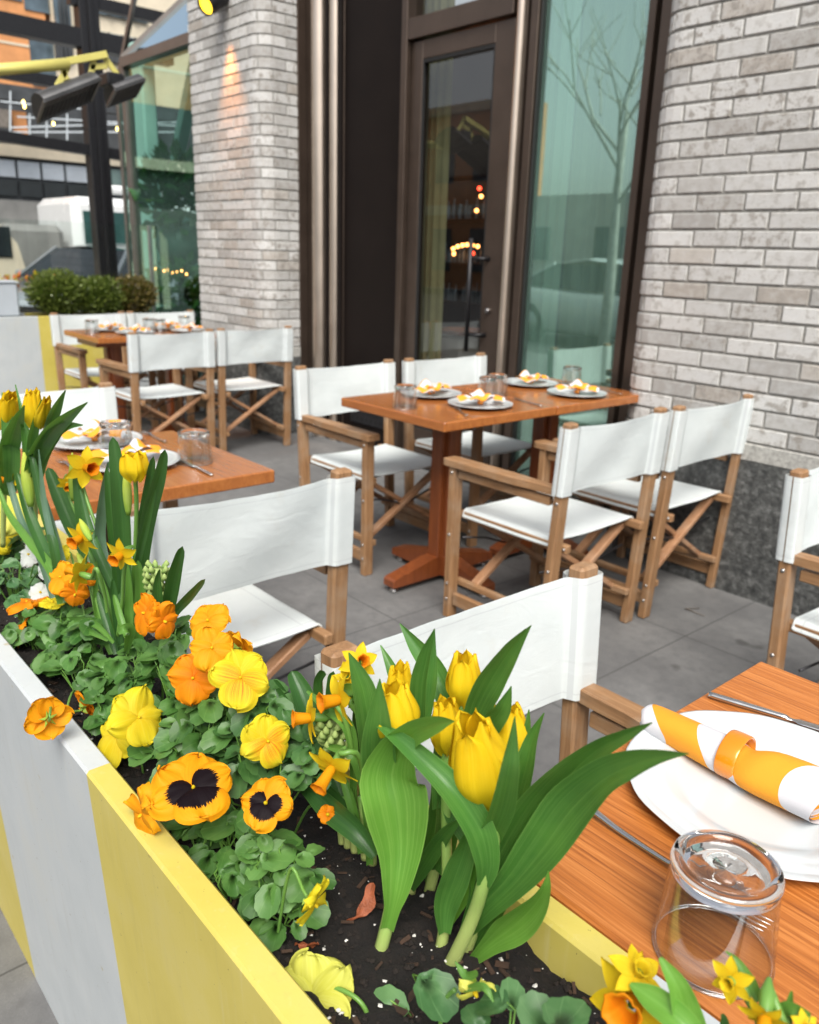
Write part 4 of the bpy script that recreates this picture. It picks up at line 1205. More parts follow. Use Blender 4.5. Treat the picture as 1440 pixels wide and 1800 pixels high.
def place_napkin(x, y, rz, lab, L=.21, r0=.012, r1=.026, u=.5, z=.7575, seed=0, ringname=True):
    root = empty('rolled_napkin', (x, y, z), rz)
    napkin_roll(L, r0, r1, seed=seed).build('napkin_cloth', M['napkin_cloth'], root)
    rr_ = (r0 + (r1 - r0) * (u ** .9)) * .93 + .001
    g_ = make_ring(rr_, .023 if L > .22 else .017, .84).build('napkin_ring', M['napkin_ring_orange'], root)
    g_.location = (L * u, 0, rr_ * .80 + .0025); g_.rotation_euler = (0, 0, .12)
    tag(root, lab, 'napkin', 'orange and white rolled napkins'); return root
def fan_napkin(x, y, rz, lab, seed=0):
    """napkin pulled through a ring, its two ends flaring up like a bow"""
    rr = random.Random(seed); root = empty('bow_napkin', (x, y, .757), rz)
    m = MB()
    for sg, lift, turn in ((1, .030, rr.uniform(-.3, .3)), (-1.05, .036, rr.uniform(.1, .6)), (.62, .060, 1.2 + rr.uniform(-.5, .5)), (-.5, .050, 1.9 + rr.uniform(-.3, .3))):
        def fn(u, w, sg=sg, lift=lift, turn=turn):
            wd = .012 + .034 * u ** .7
            s_ = (w - .5) * 2
            fold = .010 * math.sin(w * 8 + turn * 3) * (u ** .5)
            X = sg * (.008 + .085 * u) * (1 - .10 * s_ * s_); Y = s_ * wd
            Z = .014 + lift * .62 * math.sin(u * 2.5) * (1 - .4 * s_ * s_) + fold * .8
            return Matrix.Rotation(turn, 3, 'Z') @ V((X, Y, Z))
        m.grid(fn, 14, 30)
    m.build('napkin_cloth', M['napkin_cloth_loose'], root)
    g_ = make_ring(.0165, .016, .9).build('napkin_ring', M['napkin_ring_orange'], root); g_.location = (0, 0, .017)
    tag(root, lab, 'napkin', 'orange and white napkins flared through their rings'); return root
def make_tumbler(h=.092, rb=.043, rm=.049, t=.0022):
    """upturned tumbler: thick foot on top, mouth on the table"""
    m = MB()
    outer = [(rm, .0006), (rm + .0006, .0018), (rm + .0002, .004), (rb + (rm - rb) * .35, h * .62), (rb + .0004, h - .0135), (rb + .0008, h - .0100), (rb + .0016, h - .0065), (rb + .0006, h - .0030), (rb - .0030, h - .0004), (rb - .0065, h)]
    top = [(rb - .0090, h - .0016), (rb - .0115, h - .0052), (rb * .5, h - .0065), (0.0001, h - .0068)]
    inner = [(0.0001, h - .0115), (rb * .55, h - .0117), (rb - .006, h - .0130), (rb - .0030, h - .0160), (rb + (rm - rb) * .35 - t, h * .60), (rm - t, .004), (rm - t * .8, .0014), (rm, .0006)]
    # thin wall, then the solid foot as refracting glass
    m.lathe([p for p in outer if p[1] <= h - .0135] , 64, mi=1)
    m.lathe([p for p in inner if p[1] <= h - .0160 + .0001], 64, mi=1)
    m.lathe([(rb - .0030, h - .0162), (rb + .0004, h - .0135)] + [p for p in outer if p[1] > h - .0135] + top + inner[:4], 64)
    m.lathe([(rm + .0002, .0008), (rm + .0008, .0020), (rm, .0034), (rm - .0022, .0034), (rm - .0026, .0020), (rm - .0018, .0008), (rm + .0002, .0008)], 64)
    return m
def place_glass(x, y, lab, sc=1.0, group='upturned drinking glasses'):
    o = make_tumbler().build('drinking_glass', [M['drinking_glass'], M['thin_glass']]); o.location = (x, y, .7505); o.scale = (sc, sc, sc); tag(o, lab, 'glass', group); return o
def make_fork():
    m = MB()
    # handle along +x from 0, neck, then four tines; z height profile
    def zc(x): return .0035 + .006 * math.exp(-((x - .135) / .022) ** 2) + .004 * math.exp(-((x - .0) / .03) ** 2)
    def w_(x):
        if x < .10: return .0052 - .0018 * (x / .10) + .001 * math.exp(-(x / .012) ** 2)
        if x < .125: return .0034
        return .0034 + .0088 * sstep(.125, .150, x)
    xs = [i * .155 / 36 for i in range(37)]
    vs = []
    for x in xs:
        w = w_(x); z = zc(x); th = .0022 if x < .12 else .0012
        vs += [V((x, -w, z)), V((x, -w * .5, z + th)), V((x, w * .5, z + th)), V((x, w, z)), V((x, w * .5, z - th * .7)), V((x, -w * .5, z - th * .7))]
    n = 6
    m.add(vs, [(i * n + j, i * n + (j + 1) % n, (i + 1) * n + (j + 1) % n, (i + 1) * n + j) for i in range(36) for j in range(n)] + [tuple(range(n))[::-1]], smooth=True)
    h = MB(); h.v, h.f, h.uv, h.mi, h.col, h.sm = m.v, m.f, m.uv, m.mi, m.col, m.sm
    for k in range(4):
        y = -.0093 + k * .0062
        h.tube([(.152, y, zc(.152)), (.170, y, .0030), (.190, y * .96, .0032), (.204, y * .94, .0065)], [.0017, .0016, .0014, .0007], 6)
    return h
def make_knife():
    m = MB()
    def w_(x):
        if x < .095: return .0058 - .0012 * abs(x - .03) / .06
        if x < .11: return .0040
        return .0085 * (1 - .75 * sstep(.185, .215, x))
    xs = [i * .215 / 40 for i in range(41)]; vs = []
    for x in xs:
        w = w_(x); th = .0038 if x < .1 else .0011; z = .004
        b = -w if x > .105 else -w
        vs += [V((x, b, z)), V((x, b * .5, z + th)), V((x, w * .5, z + th)), V((x, w, z)), V((x, w * .5, z - th * .8)), V((x, b * .5, z - th * .8))]
    n = 6
    m.add(vs, [(i * n + j, i * n + (j + 1) % n, (i + 1) * n + (j + 1) % n, (i + 1) * n + j) for i in range(40) for j in range(n)] + [tuple(range(n))[::-1], tuple(40 * n + j for j in range(n))], smooth=True)
    return m
def cutlery(mk, name, x, y, rz, lab, sc=1.0, z=.7505):
    o = mk().build(name, M['cutlery_steel']); o.location = (x, y, z); o.rotation_euler = (0, 0, rz); o.scale = (sc,) * 3
    tag(o, lab, name.split('_')[-1], 'stainless steel cutlery'); return o

# near table
place_plate(-.318, .815, .151, 'large white plate with a fluted rim on the nearest table')
place_napkin(-.478, .820, R_(-2), 'big rolled napkin with orange waves and an orange ring on the nearest plate', L=.232, r0=.021, r1=.036, u=.52, z=.7550, seed=2)
place_glass(-.242, .572, 'large upturned clear glass at the front of the nearest table')
cutlery(make_fork, 'dinner_fork', -.425, .636, R_(-2), 'steel fork running under the upturned glass beside the nearest plate', 1.0)
cutlery(make_knife, 'table_knife', -.470, .962, R_(15), 'steel knife lying behind the nearest plate', 1.0)
# left table
place_plate(-2.385, .86, .135, 'white plate at the far edge of the left table, beside the tulip leaves')
fan_napkin(-2.385, .86, R_(75), 'flared orange napkin on the far plate of the left table', 1)
place_plate(-2.095, .84, .135, 'white plate behind the tall strap leaves on the left table')
fan_napkin(-2.10, .84, R_(60), 'flared orange napkin behind the tall strap leaves on the left table', 2)
place_glass(-2.018, .994, 'upturned glass near the bare corner of the left table', .95)
place_glass(-2.245, .870, 'upturned glass between the two plates of the left table', .95)
cutlery(make_knife, 'table_knife', -1.862, .962, R_(178), 'steel knife on the bare corner of the left table', .9)
cutlery(make_fork, 'dinner_fork', -2.275, 1.03, R_(178), 'steel fork at the back of the left table', .9)
cutlery(make_fork, 'dinner_fork', -2.055, .700, R_(178), 'steel fork in front of the plates of the left table, above the daffodils', .9)
# middle tables
for k, (x, y, rz, a, b) in enumerate(((-2.50, 2.30, 100, 'white plate at the far left of the joined middle tables, near a glass', 'orange napkin standing like a crown on the far left plate of the middle tables'),
                  (-2.215, 2.30, 60, 'white plate nearest the viewer on the joined middle tables', 'orange napkin with a wide bow on the nearest plate of the middle tables'),
                  (-2.485, 2.90, 95, 'white plate at the far side of the rear middle table, in front of the window', 'orange napkin on the plate in front of the window'),
                  (-2.185, 2.86, 50, 'white plate at the right end of the joined middle tables', 'orange napkin on the right end plate of the middle tables'))):
    place_plate(x, y, .128, a); fan_napkin(x, y, R_(rz), b, 10 + k)
for x, y, lab in ((-2.345, 2.025, 'upturned glass by the left end of the middle tables'), (-2.335, 2.47, 'front one of two upturned glasses side by side at the middle of the joined tables'), (-2.375, 2.56, 'rear one of two upturned glasses side by side at the middle of the joined tables'), (-2.375, 3.06, 'upturned glass at the far right corner of the middle tables')):
    place_glass(x, y, lab, .95)
cutlery(make_fork, 'dinner_fork', -2.085, 2.10, R_(150), 'steel fork left of the nearest plate on the middle tables', .95)
cutlery(make_knife, 'table_knife', -2.075, 2.50, R_(165), 'steel knife between the two front plates of the middle tables', .95)
cutlery(make_fork, 'dinner_fork', -2.075, 3.03, R_(160), 'steel fork at the right end of the middle tables', .95)
# far tables
for k, (x, y, rz, a, b) in enumerate(((-5.63, 2.20, 100, 'white plate at the left back of the far tables', 'pale orange napkin at the left back of the far tables'),
                  (-5.36, 2.26, 60, 'white plate at the left front of the far tables', 'pale orange napkin at the left front of the far tables'),
                  (-5.60, 2.60, 95, 'white plate at the right back of the far tables', 'pale orange napkin at the right back of the far tables'),
                  (-5.34, 2.64, 50, 'white plate at the right front of the far tables', 'pale orange napkin at the right front of the far tables'))):
    place_plate(x, y, .128, a); fan_napkin(x, y, R_(rz), b, 20 + k)
for x, y, lab in ((-5.50, 2.03, 'upturned glass at the left end of the far tables'), (-5.50, 2.42, 'left one of the two upturned glasses between the plates of the far tables'), (-5.42, 2.46, 'right one of the two upturned glasses between the plates of the far tables'), (-5.62, 2.74, 'upturned glass at the right end of the far tables, against the brick pier')):
    place_glass(x, y, lab, .95)
cutlery(make_fork, 'dinner_fork', -5.24, 2.14, R_(160), 'small bright fork at the left end of the far tables', .95)
# ================================================================== planters
def planter_near():
    root = empty('striped_planter', (-.9, .38, 0))
    tag(root, 'long foreground planter box with broad yellow and white stripes, full of spring flowers', 'planter')
    off = V((-.9, .38, 0))
    x0, x1 = -2.75, .62
    m = MB()
    # hollow box: outer faces, rim, inner faces. the street side leans out slightly towards its foot
    rimz = .755; t = .026
    prof_out = [(.288, .0), (.252, rimz - .004), (.255, rimz), (.278, rimz), (.281, rimz - .004), (.285, .60)]
    def strip(prof, x0, x1, flip=False):
        n = 40; vs = []
        for i in range(n + 1):
            x = x0 + (x1 - x0) * i / n
            vs += [V((x, a, b)) - off for a, b in prof]
        k = len(prof)
        m.add(vs, [((i * k + j, i * k + j + 1, (i + 1) * k + j + 1, (i + 1) * k + j) if not flip else (i * k + j, (i + 1) * k + j, (i + 1) * k + j + 1, i * k + j + 1)) for i in range(n) for j in range(k - 1)])
    strip(prof_out, x0, x1)
    strip([(.480, .60), (.484, rimz - .004), (.487, rimz), (.509, rimz), (.512, rimz - .004), (.512, 0)], x0, x1)
    for xe, s in ((x0, 1), (x1, -1)):
        m.box((xe + s * .013 - off.x, .384 - off.y, rimz / 2 - .002), (.026, .222, rimz), bev=.002)
    m.build('box', M['planter_paint_near'], root)
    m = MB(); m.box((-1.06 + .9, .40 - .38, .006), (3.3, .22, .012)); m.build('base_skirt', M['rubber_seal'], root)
    return root
planter_near()
# chips of paint missing on the inner rim
m = MB()
for px, py, r in ((993, 1672, .0035), (1000, 1676, .0045), (1006, 1680, .004), (1014, 1686, .0035), (1030, 1690, .0018)):
    p = atz(px, py, .7563); m.add([p + V((r * 1.4 * math.cos(a) * rnd.uniform(.6, 1.2), r * .5 * math.sin(a) * rnd.uniform(.6, 1.2), 0)) for a in [2 * PI * k / 9 for k in range(9)]], [tuple(range(9))])
# soil with clods
def soil_patch(name, x0, x1, y0, y1, z, label):
    m = MB(); nx = int((x1 - x0) / .010); ny = int((y1 - y0) / .010)
    def fn(u, w):
        x = x0 + (x1 - x0) * u; y = y0 + (y1 - y0) * w
        return V((x, y, z + .012 * noise.noise(V((x * 14, y * 14, 0))) + .009 * noise.noise(V((x * 55, y * 55, 3))) + .005 * noise.noise(V((x * 160, y * 160, 5)))))
    m.grid(fn, nx, ny)
    o = m.build(name, M['soil']); tag(o, label, 'soil', kind='stuff'); return fn
sfn = soil_patch('potting_soil', -2.72, .6, .28, .486, .718, 'dark damp potting soil filling the foreground planter')
def soilz(x, y):
    return .718 + .012 * noise.noise(V((x * 14, y * 14, 0))) + .009 * noise.noise(V((x * 55, y * 55, 3)))
m = MB(); rr = random.Random(21)
def pebble(mb, p, r, mi=0):
    vs = []; 
    for a, b in ((0, 1), (0, -1)): vs.append(V(p) + V((0, 0, b * r * rr.uniform(.5, 1))))
    n = 6
    for k in range(n): vs.append(V(p) + V((r * math.cos(2 * PI * k / n) * rr.uniform(.6, 1.3), r * math.sin(2 * PI * k / n) * rr.uniform(.6, 1.3), r * rr.uniform(-.3, .3))))
    fs = [(0, 2 + k, 2 + (k + 1) % n) for k in range(n)] + [(1, 2 + (k + 1) % n, 2 + k) for k in range(n)]
    mb.add(vs, fs, mi=mi)
m2 = MB()
for _ in range(2600):
    x = -.25 - 1.9 * rr.random() ** 1.3; y = rr.uniform(.285, .48)
    pebble(m2, (x, y, soilz(x, y) + .001), rr.uniform(.001, .0042))
for _ in range(480):
    x = -.25 - 1.9 * rr.random() ** 1.3; y = rr.uniform(.285, .48)
    pebble(m, (x, y, soilz(x, y) + .002), (.0005 + .0022 * rr.random() ** 3))
tag(m2.build('soil_crumbs', M['soil_crumb']), 'loose dark crumbs of potting soil', 'soil', kind='stuff')
mc = MB()
for _ in range(420):
    x = -.22 - 1.5 * rr.random() ** 1.4; y = rr.uniform(.287, .48); L = rr.uniform(.002, .008) * (1.6 if rr.random() < .1 else 1)
    a_ = rr.random() * 3.14; Mx = Matrix.Translation((x, y, soilz(x, y) + .002)) @ Matrix.Rotation(a_, 4, 'Z') @ Matrix.Rotation(rr.uniform(-.5, .5), 4, 'X') @ Matrix.Rotation(rr.uniform(-.4, .4), 4, 'Y')
    mc.box((0, 0, 0), (L * 2, L * rr.uniform(.3, .9), .0015), M=Mx)
tag(mc.build('bark_chips', M['bark_brown']), 'small brown bark chips and fibres mixed in the soil', 'bark', kind='stuff')
tag(m.build('perlite_grains', M['perlite']), 'white perlite grains sprinkled in the dark soil', 'perlite', kind='stuff')
def dry_leaf(pts, hw, lab):
    mb = MB()
    P = [at(*p) for p in pts]; n = len(P) - 1
    def fn(u, w):
        f = u * n; i = min(n - 1, int(f)); c = P[i].lerp(P[i + 1], f - i)
        s_ = (w - .5) * 2; wd = hw * math.sin(PI * min(.97, u * .9 + .08)) * (1 + .2 * math.sin(u * 19))
        return c + V((.6, .5, .25)).normalized() * s_ * wd + V((0, 0, .004 * abs(s_) * math.sin(u * 9)))
    mb.grid(fn, 16, 4)
    tag(mb.build('dry_leaf', M['dead_leaf']), lab, 'leaf', 'fallen dry leaves on the soil')
dry_leaf([(653, 1552, .395), (648, 1585, .385), (632, 1610, .375), (598, 1636, .365)], .0075, 'long curled red brown leaf lying on the soil left of the big tulip stem')
dry_leaf([(520, 1662, .318), (560, 1662, .328)], .005, 'small flat brown leaf scrap at the left of the bare soil')

pv = atz(1205, 1072, 0)
m = MB(); m.tube([pv + V((.03, .05, .004)), pv + V((0, 0, .006)), pv + V((.085, .0, .004))], [.002, .003, .0015], 6)
tag(m.build('fallen_twig', M['bark_grey']), 'small bent twig lying on the paving in front of the granite base', 'twig')
# far planter closing the patio, with clipped hedge and grey box
root = empty('striped_planter', (-7.05, 2.0, 0)); tag(root, 'yellow and white striped planter closing the far end of the patio, under the clipped hedge', 'planter')
o_ = V((-7.05, 2.0, 0)); m = MB()
for (c, d) in (((-6.915, 1.95, .3775), (.03, 2.34, .755)), ((-7.235, 1.95, .3775), (.03, 2.34, .755)), ((-7.075, .795, .377), (.29, .03, .752)), ((-7.075, 3.105, .377), (.29, .03, .752))):
    m.box(V(c) - o_, d, bev=.003)
m.build('box', M['planter_paint_far'], root)
m = MB(); m.box(V((-7.075, 1.95, .70)) - o_, (.29, 2.28, .04)); m.build('soil_fill', M['soil'], root)
def hedge(c, rad, n, mt, lab, seed):
    r_ = empty('boxwood_bush', (c[0], c[1], .72)); tag(r_, lab, 'bush', 'clipped bushes on the far planter')
    mb = MB(); leafcloud(mb, (0, 0, c[2] - .72), rad, n, .034, seed); leafcloud(mb, (0, 0, c[2] - .74), (rad[0] * .8, rad[1] * .85, rad[2] * .8), n // 2, .045, seed + 1)
    mb.build('foliage', M[mt], r_)
    mb = MB(); rr2 = random.Random(seed)
    for k in range(26):
        a = rr2.random() * 6.28; e = V((math.cos(a) * rad[0] * .8, math.sin(a) * rad[1] * .8, (c[2] - .72) + rr2.uniform(-.05, .12)))
        mb.tube([(e.x * .15, e.y * .15, 0), e * .55 + V((0, 0, .02)), e], [.006, .004, .002], 5, cap=False)
    mb.build('branches', M['bark_grey'], r_)
hedge((-7.07, 2.36, .925), (.155, .25, .17), 2600, 'hedge_leaf', 'bright green clipped bush at the left of the far planter', 31)
hedge((-7.07, 2.70, .90), (.15, .25, .145), 2300, 'hedge_leaf', 'darker green clipped bush in the middle of the far planter', 41)
hedge((-7.07, 2.98, .905), (.15, .20, .15), 2000, 'hedge_leaf_brown', 'brownish clipped bush at the right of the far planter', 51)
m = MB(); m.box((0, 0, .125), (.26, .50, .25), bev=.012); m.box((0, 0, .256), (.28, .52, .012), bev=.004)
o = m.build('grey_metal_box', M['grey_galvanised']); o.location = (-7.05, 1.76, .757); tag(o, 'plain grey metal box standing on the far planter at the left edge of the picture', 'box')
# glass screen post beside the hedge
gs = empty('glass_screen', (-7.35, 3.0, 0)); tag(gs, 'low clear glass screen with slim metal posts behind the hedge', 'screen')
pt = atx(262, 396, -7.35); m = MB(); m.box((0, pt.y - 3.0, pt.z / 2), (.03, .03, pt.z), bev=.003); m.build('post', M['steel_bolt'], gs); m = MB(); m.box((0, pt.y - 4.6, pt.z / 2), (.03, .03, pt.z), bev=.003); m.build('post', M['steel_bolt'], gs)
m = MB(); m.add([(0, pt.y - 4.6, .1), (0, pt.y - 3.0, .1), (0, pt.y - 3.0, pt.z), (0, pt.y - 4.6, pt.z)], [(0, 1, 2, 3)]); m.build('screen_pane', M['clear_screen'], gs)
# ================================================================== flowers and leaves
CR = V((ax.x, ay.x, az.x)); CU = V((ax.y, ay.y, az.y)); CB = V((ax.z, ay.z, az.z))   # camera right, up, back in the world
def face(dx, dy, dz): return (CR * dx + CU * dy + CB * dz).normalized()
def crom(P, t):
    n = len(P) - 1; f = max(0, min(n - 1e-6, t * n)); i = int(f); f -= i
    p0 = P[max(0, i - 1)]; p1 = P[i]; p2 = P[i + 1]; p3 = P[min(n, i + 2)]
    if hasattr(p1, 'x'):
        return .5 * ((2 * p1) + (p2 - p0) * f + (2 * p0 - 5 * p1 + 4 * p2 - p3) * f * f + (3 * p1 - p0 - 3 * p2 + p3) * f ** 3)
    return .5 * ((2 * p1) + (p2 - p0) * f + (2 * p0 - 5 * p1 + 4 * p2 - p3) * f * f + (3 * p1 - p0 - 3 * p2 + p3) * f ** 3)
class Plant:
    def __init__(s, name, base, label, cat, group):
        s.base = V(base); s.root = empty(name, s.base); tag(s.root, label, cat, group); s.rr = random.Random(len(label) * 7 + int(abs(base[0]) * 1000))
    def put(s, mb, name, mat, parent=None):
        mb.v = [(p[0] - s.base.x, p[1] - s.base.y, p[2] - s.base.z) for p in mb.v]
        return mb.build(name, M[mat] if isinstance(mat, str) else mat, parent or s.root)
    def leaf(s, pts, fold=.35, roll=0.0, mat='tulip_leaf', n=22, wavy=.10, round_tip=False, name='leaf'):
        P = [at(p[0], p[1], p[2]) for p in pts]; HW = [float(p[3]) for p in pts]
        ph = s.rr.uniform(0, 9)
        mb = MB(); nu = 8
        rows = []
        for i in range(n + 1):
            t = i / n; p = crom(P, t); q = crom(P, min(1, t + .02)); q0 = crom(P, max(0, t - .02))
            tg = (q - q0).normalized(); hw = max(.15, crom(HW, t)) * depth(p) / FPX
            if round_tip and t > .88: hw = hw * math.sqrt(max(.0, 1 - ((t - .88) / .12) ** 2)) + .0002
            vd = (p - CAM).normalized(); sd = tg.cross(vd).normalized(); nn = sd.cross(tg).normalized()
            if nn.dot(vd) > 0: nn = -nn
            rl = roll if not isinstance(roll, (tuple, list)) else roll[0] + (roll[1] - roll[0]) * t
            s2 = sd * math.cos(rl) + nn * math.sin(rl); n2 = nn * math.cos(rl) - sd * math.sin(rl)
            k = 1 / max(.45, abs(math.cos(rl)))
            row = []
            for j in range(nu + 1):
                x = -1 + 2 * j / nu
                o = s2 * x * hw * k + n2 * (fold * hw * x * x * k) + n2 * (hw * (wavy * math.sin(t * 9 + ph + (1.5 if x > 0 else 0)) + wavy * .5 * math.sin(t * 23 + ph * 2 + x)) * abs(x) ** 2) - n2 * (.10 * hw * math.exp(-(x / .12) ** 2))
                row.append(p + o)
            rows.append(row)
        vs = [v for r in rows for v in r]; uvs = [(j / nu, i / n) for i in range(n + 1) for j in range(nu + 1)]
        m = nu + 1
        mb.add(vs, [(i * m + j, i * m + j + 1, (i + 1) * m + j + 1, (i + 1) * m + j) for i in range(n) for j in range(nu)], uvs, smooth=True)
        return s.put(mb, name, mat)
    def stem(s, pts, r, mat='green_stem', name='stem', n=10):
        P = [at(*p) if not hasattr(p, 'x') else p for p in pts]
        Q = [crom(P, i / 16) for i in range(17)]
        rr_ = [r[0] + (r[1] - r[0]) * i / 16 for i in range(17)] if isinstance(r, tuple) else r
        mb = MB(); mb.tube(Q, rr_, n); return s.put(mb, name, mat)
    def tulip(s, bottom, top, wpx, spin=0.0, openn=0.0, seed=0):
        a = at(*bottom); b = at(*top); ax_ = (b - a); L = ax_.length; ax_.normalize()
        wd = wpx * depth(a) / FPX
        e1 = ax_.cross(CB).normalized(); e2 = ax_.cross(e1).normalized()
        rr = random.Random(seed * 13 + 5); fl = None
        core = MB(); core.lathe([(0, L * .03), (.002, L * .3), (.0015, L * .7), (0, L * .74)], 8, Matrix.Translation(a) @ Matrix((e1, e2, ax_)).transposed().to_4x4())
        fl = s.put(core, 'flower', 'petal_tulip')
        for k in range(6):
            outer = k % 2 == 0
            th0 = spin + k * PI / 3 + rr.uniform(-.1, .1)
            hh = L * (rr.uniform(.94, 1.03) if not outer else rr.uniform(.90, 1.0)); R0 = wd * .5 * (1.0 if outer else .90)
            hwa = .74 if outer else .66; op = openn + rr.uniform(-.02, .05) * (1.5 if outer else .5); ph = rr.uniform(0, 6)
            def fn(u, w):
                x = (u - .5) * 2
                base_ = .30 + .70 * math.sin(min(1.0, w * 2.1 + .06) * PI / 2)
                top_ = 1 - (.60 - op) * sstep(.42, 1.06, w)
                r = R0 * base_ * top_
                wid = hwa * (.55 + .45 * sstep(0, .35, w)) * (1 if w < .60 else max(.02, 1 - ((w - .60) / .402) ** 4.6)) / (top_ ** .65)
                th = th0 + x * wid * 1.05
                r2 = r * (1 + .035 * x * x) + .0016 * math.sin(x * 5 + ph + w * 3) * w + R0 * .055 * math.exp(-(x / .16) ** 2) * sstep(0, .4, w)
                z = hh * (w - .02) - .004 * x * x * (1 - w) - hh * .035 * x * x * w
                return a + (e1 * math.cos(th) + e2 * math.sin(th)) * r2 + ax_ * z
            mb = MB(); mb.grid(fn, 12, 18); s.put(mb, 'petal', 'petal_tulip', fl)
        return fl
    def pansy(s, c, n, size_px, kind='orange', roll=0.0, stem=True, seed=0, curl=0.0):
        p = at(*c) if not hasattr(c, 'x') else c
        R = size_px * depth(p) / FPX * .5
        n = n.normalized(); up = (CU - n * CU.dot(n)).normalized(); rt = up.cross(n).normalized()
        up, rt = (up * math.cos(roll) + rt * math.sin(roll)), (rt * math.cos(roll) - up * math.sin(roll))
        rr = random.Random(seed * 31 + int(c[0]) if not hasattr(c, 'x') else seed)
        mats = {'orange': ('petal_orange', 'petal_orange', 'petal_orange'), 'soft': ('petal_orange_soft',) * 3, 'blotch': ('petal_orange_upper', 'petal_blotched', 'petal_blotched'),
                'yellow': ('petal_yellow', 'petal_yellow_whiskered', 'petal_yellow_whiskered'), 'plain': ('petal_yellow',) * 3, 'pale': ('petal_pale',) * 3, 'white': ('petal_white',) * 3}[kind]
        core = MB(); core.lathe([(0, -.002), (.0014, -.001), (.0019, .002), (.0012, .0045), (0, .005)], 10, Matrix.Translation(p) @ Matrix((rt, up, n)).transposed().to_4x4())
        for k in range(5):
            a = k * 2 * PI / 5 + .3; d = rt * math.cos(a) + up * math.sin(a); sd = n.cross(d)
            core.add([p - n * .004 + sd * .003, p - n * .006 + d * R * .42 - sd * .0, p - n * .004 - sd * .003, p - n * .009 + d * .004], [(0, 1, 3), (3, 1, 2)], [(.5, .2)] * 4, 1)
        core.v = [(q_[0] - s.base.x, q_[1] - s.base.y, q_[2] - s.base.z) for q_ in core.v]
        fl = core.build('flower', [M['petal_daffodil'], M['bud_green']], s.root)
        # (angle from up, half width, length, depth layer, material)
        spec = [(-.50, .60, 1.0, -.16 * R, mats[0]), (.52, .60, 1.0, -.10 * R, mats[0]), (-1.55, .52, .96, -.02 * R, mats[1]), (1.60, .52, .96, .03 * R, mats[1]), (PI, .70, .98, .08 * R, mats[2])]
        for i, (an, hw, ln, zo, mt) in enumerate(spec):
            an += rr.uniform(-.10, .10) + roll * 0; L = R * ln * rr.uniform(.93, 1.05); hwm = R * hw; ph = rr.uniform(0, 6); bend = rr.uniform(-.25, .30) + curl * (1 if i < 2 else -.5); am = rr.uniform(.07, .14)
            d = up * math.cos(an) + rt * math.sin(an); sd = rt * math.cos(an) - up * math.sin(an)
            def fn(u, w):
                x = (u - .5) * 2
                prof = max(0.0, math.sin(PI * min(.995, .01 + w * .985))) ** .88
                y = L * (1 - math.cos(PI * w)) / 2 * (1 + .05 * math.sin(ph) * x)
                edge = 1 + (.035 * math.sin(x * 9 + ph) + .02 * math.sin(x * 21 + ph)) * w
                z = zo * sstep(0, .35, w) + R * (bend * w * w * .6 + .10 * math.sin(PI * w) * (1 - x * x) - .14 * x * x * w + am * w * w * math.sin(x * 4.2 + ph) + .06 * math.sin(x * 11 + ph * 2) * w ** 3) - R * .10 * (1 - w) * (1 - x * x) * 0
                return p + d * y * edge + sd * x * hwm * prof * (.78 + .30 * w) + n * z
            mb = MB(); mb.grid(fn, 20, 12)
            s.put(mb, 'petal', mt, fl)
        if stem:
            bs = s.base + V((s.rr.uniform(-.02, .02), s.rr.uniform(-.02, .02), .01))
            back = p - n * .012
            hook = p - n * .026 + V((0, 0, .012))
            mid = hook.lerp(bs, .4) + V((0, 0, .015))
            Q = [crom([bs, mid, hook, back, p - n * .002], i / 14) for i in range(15)]
            mb = MB(); mb.tube(Q, .0015, 7); s.put(mb, 'flower_stem', 'green_stem')
        return fl
    def daffodil(s, c, n, size_px, roll=0.0, seed=0, stem=None, tl=.52, petal='petal_daffodil', cup='trumpet_orange', back=.10, pr=.15):
        p = at(*c); R = size_px * depth(p) / FPX * .5
        n = n.normalized(); up = (CU - n * CU.dot(n)).normalized(); rt = up.cross(n).normalized()
        rr = random.Random(seed + 3)
        F = Matrix.Translation(p) @ Matrix((rt, up, n)).transposed().to_4x4()
        mb = MB(); tlm = R * tl * 2 * .5 * 1.5; r0 = R * pr * 1.15
        prof = [(r0 * .7, -.001), (r0, tlm * .12), (r0 * 1.12, tlm * .5), (r0 * 1.25, tlm * .8), (r0 * 1.55, tlm * .96), (r0 * 1.75, tlm)]
        inner = [(r * .93, z) for r, z in reversed(prof)]
        mb.lathe(prof + inner, 30, F, wave=lambda a, i: 1 + ((.07 * math.sin(a * 6 + seed) + .04 * math.sin(a * 13)) if 3 < i < 8 else .015 * math.sin(a * 6 + seed)))
        fl = s.put(mb, 'trumpet', cup)
        for k in range(6):
            an = roll + k * PI / 3 + rr.uniform(-.10, .10); d = rt * math.cos(an) + up * math.sin(an); sd = n.cross(d).normalized()
            L = R * rr.uniform(.92, 1.04); hw = L * (.26 if k % 2 else .30); zo = -.0008 * (k % 2); bk = back * rr.uniform(.2, 2.0); tw = rr.uniform(-.5, .5)
            def fn(u, w):
                x = (u - .5) * 2
                prof = (math.sin(PI * (.10 + .90 * w) ** .85)) ** .9
                s2 = sd * math.cos(tw * w) + n * math.sin(tw * w)
                return p + d * (r0 * .5 + (L - r0 * .5) * w) + s2 * x * hw * prof + n * (zo - bk * L * w * w + hw * .18 * (x * x) * w)
            m2 = MB(); m2.grid(fn, 8, 10); s.put(m2, 'petal', petal, fl)
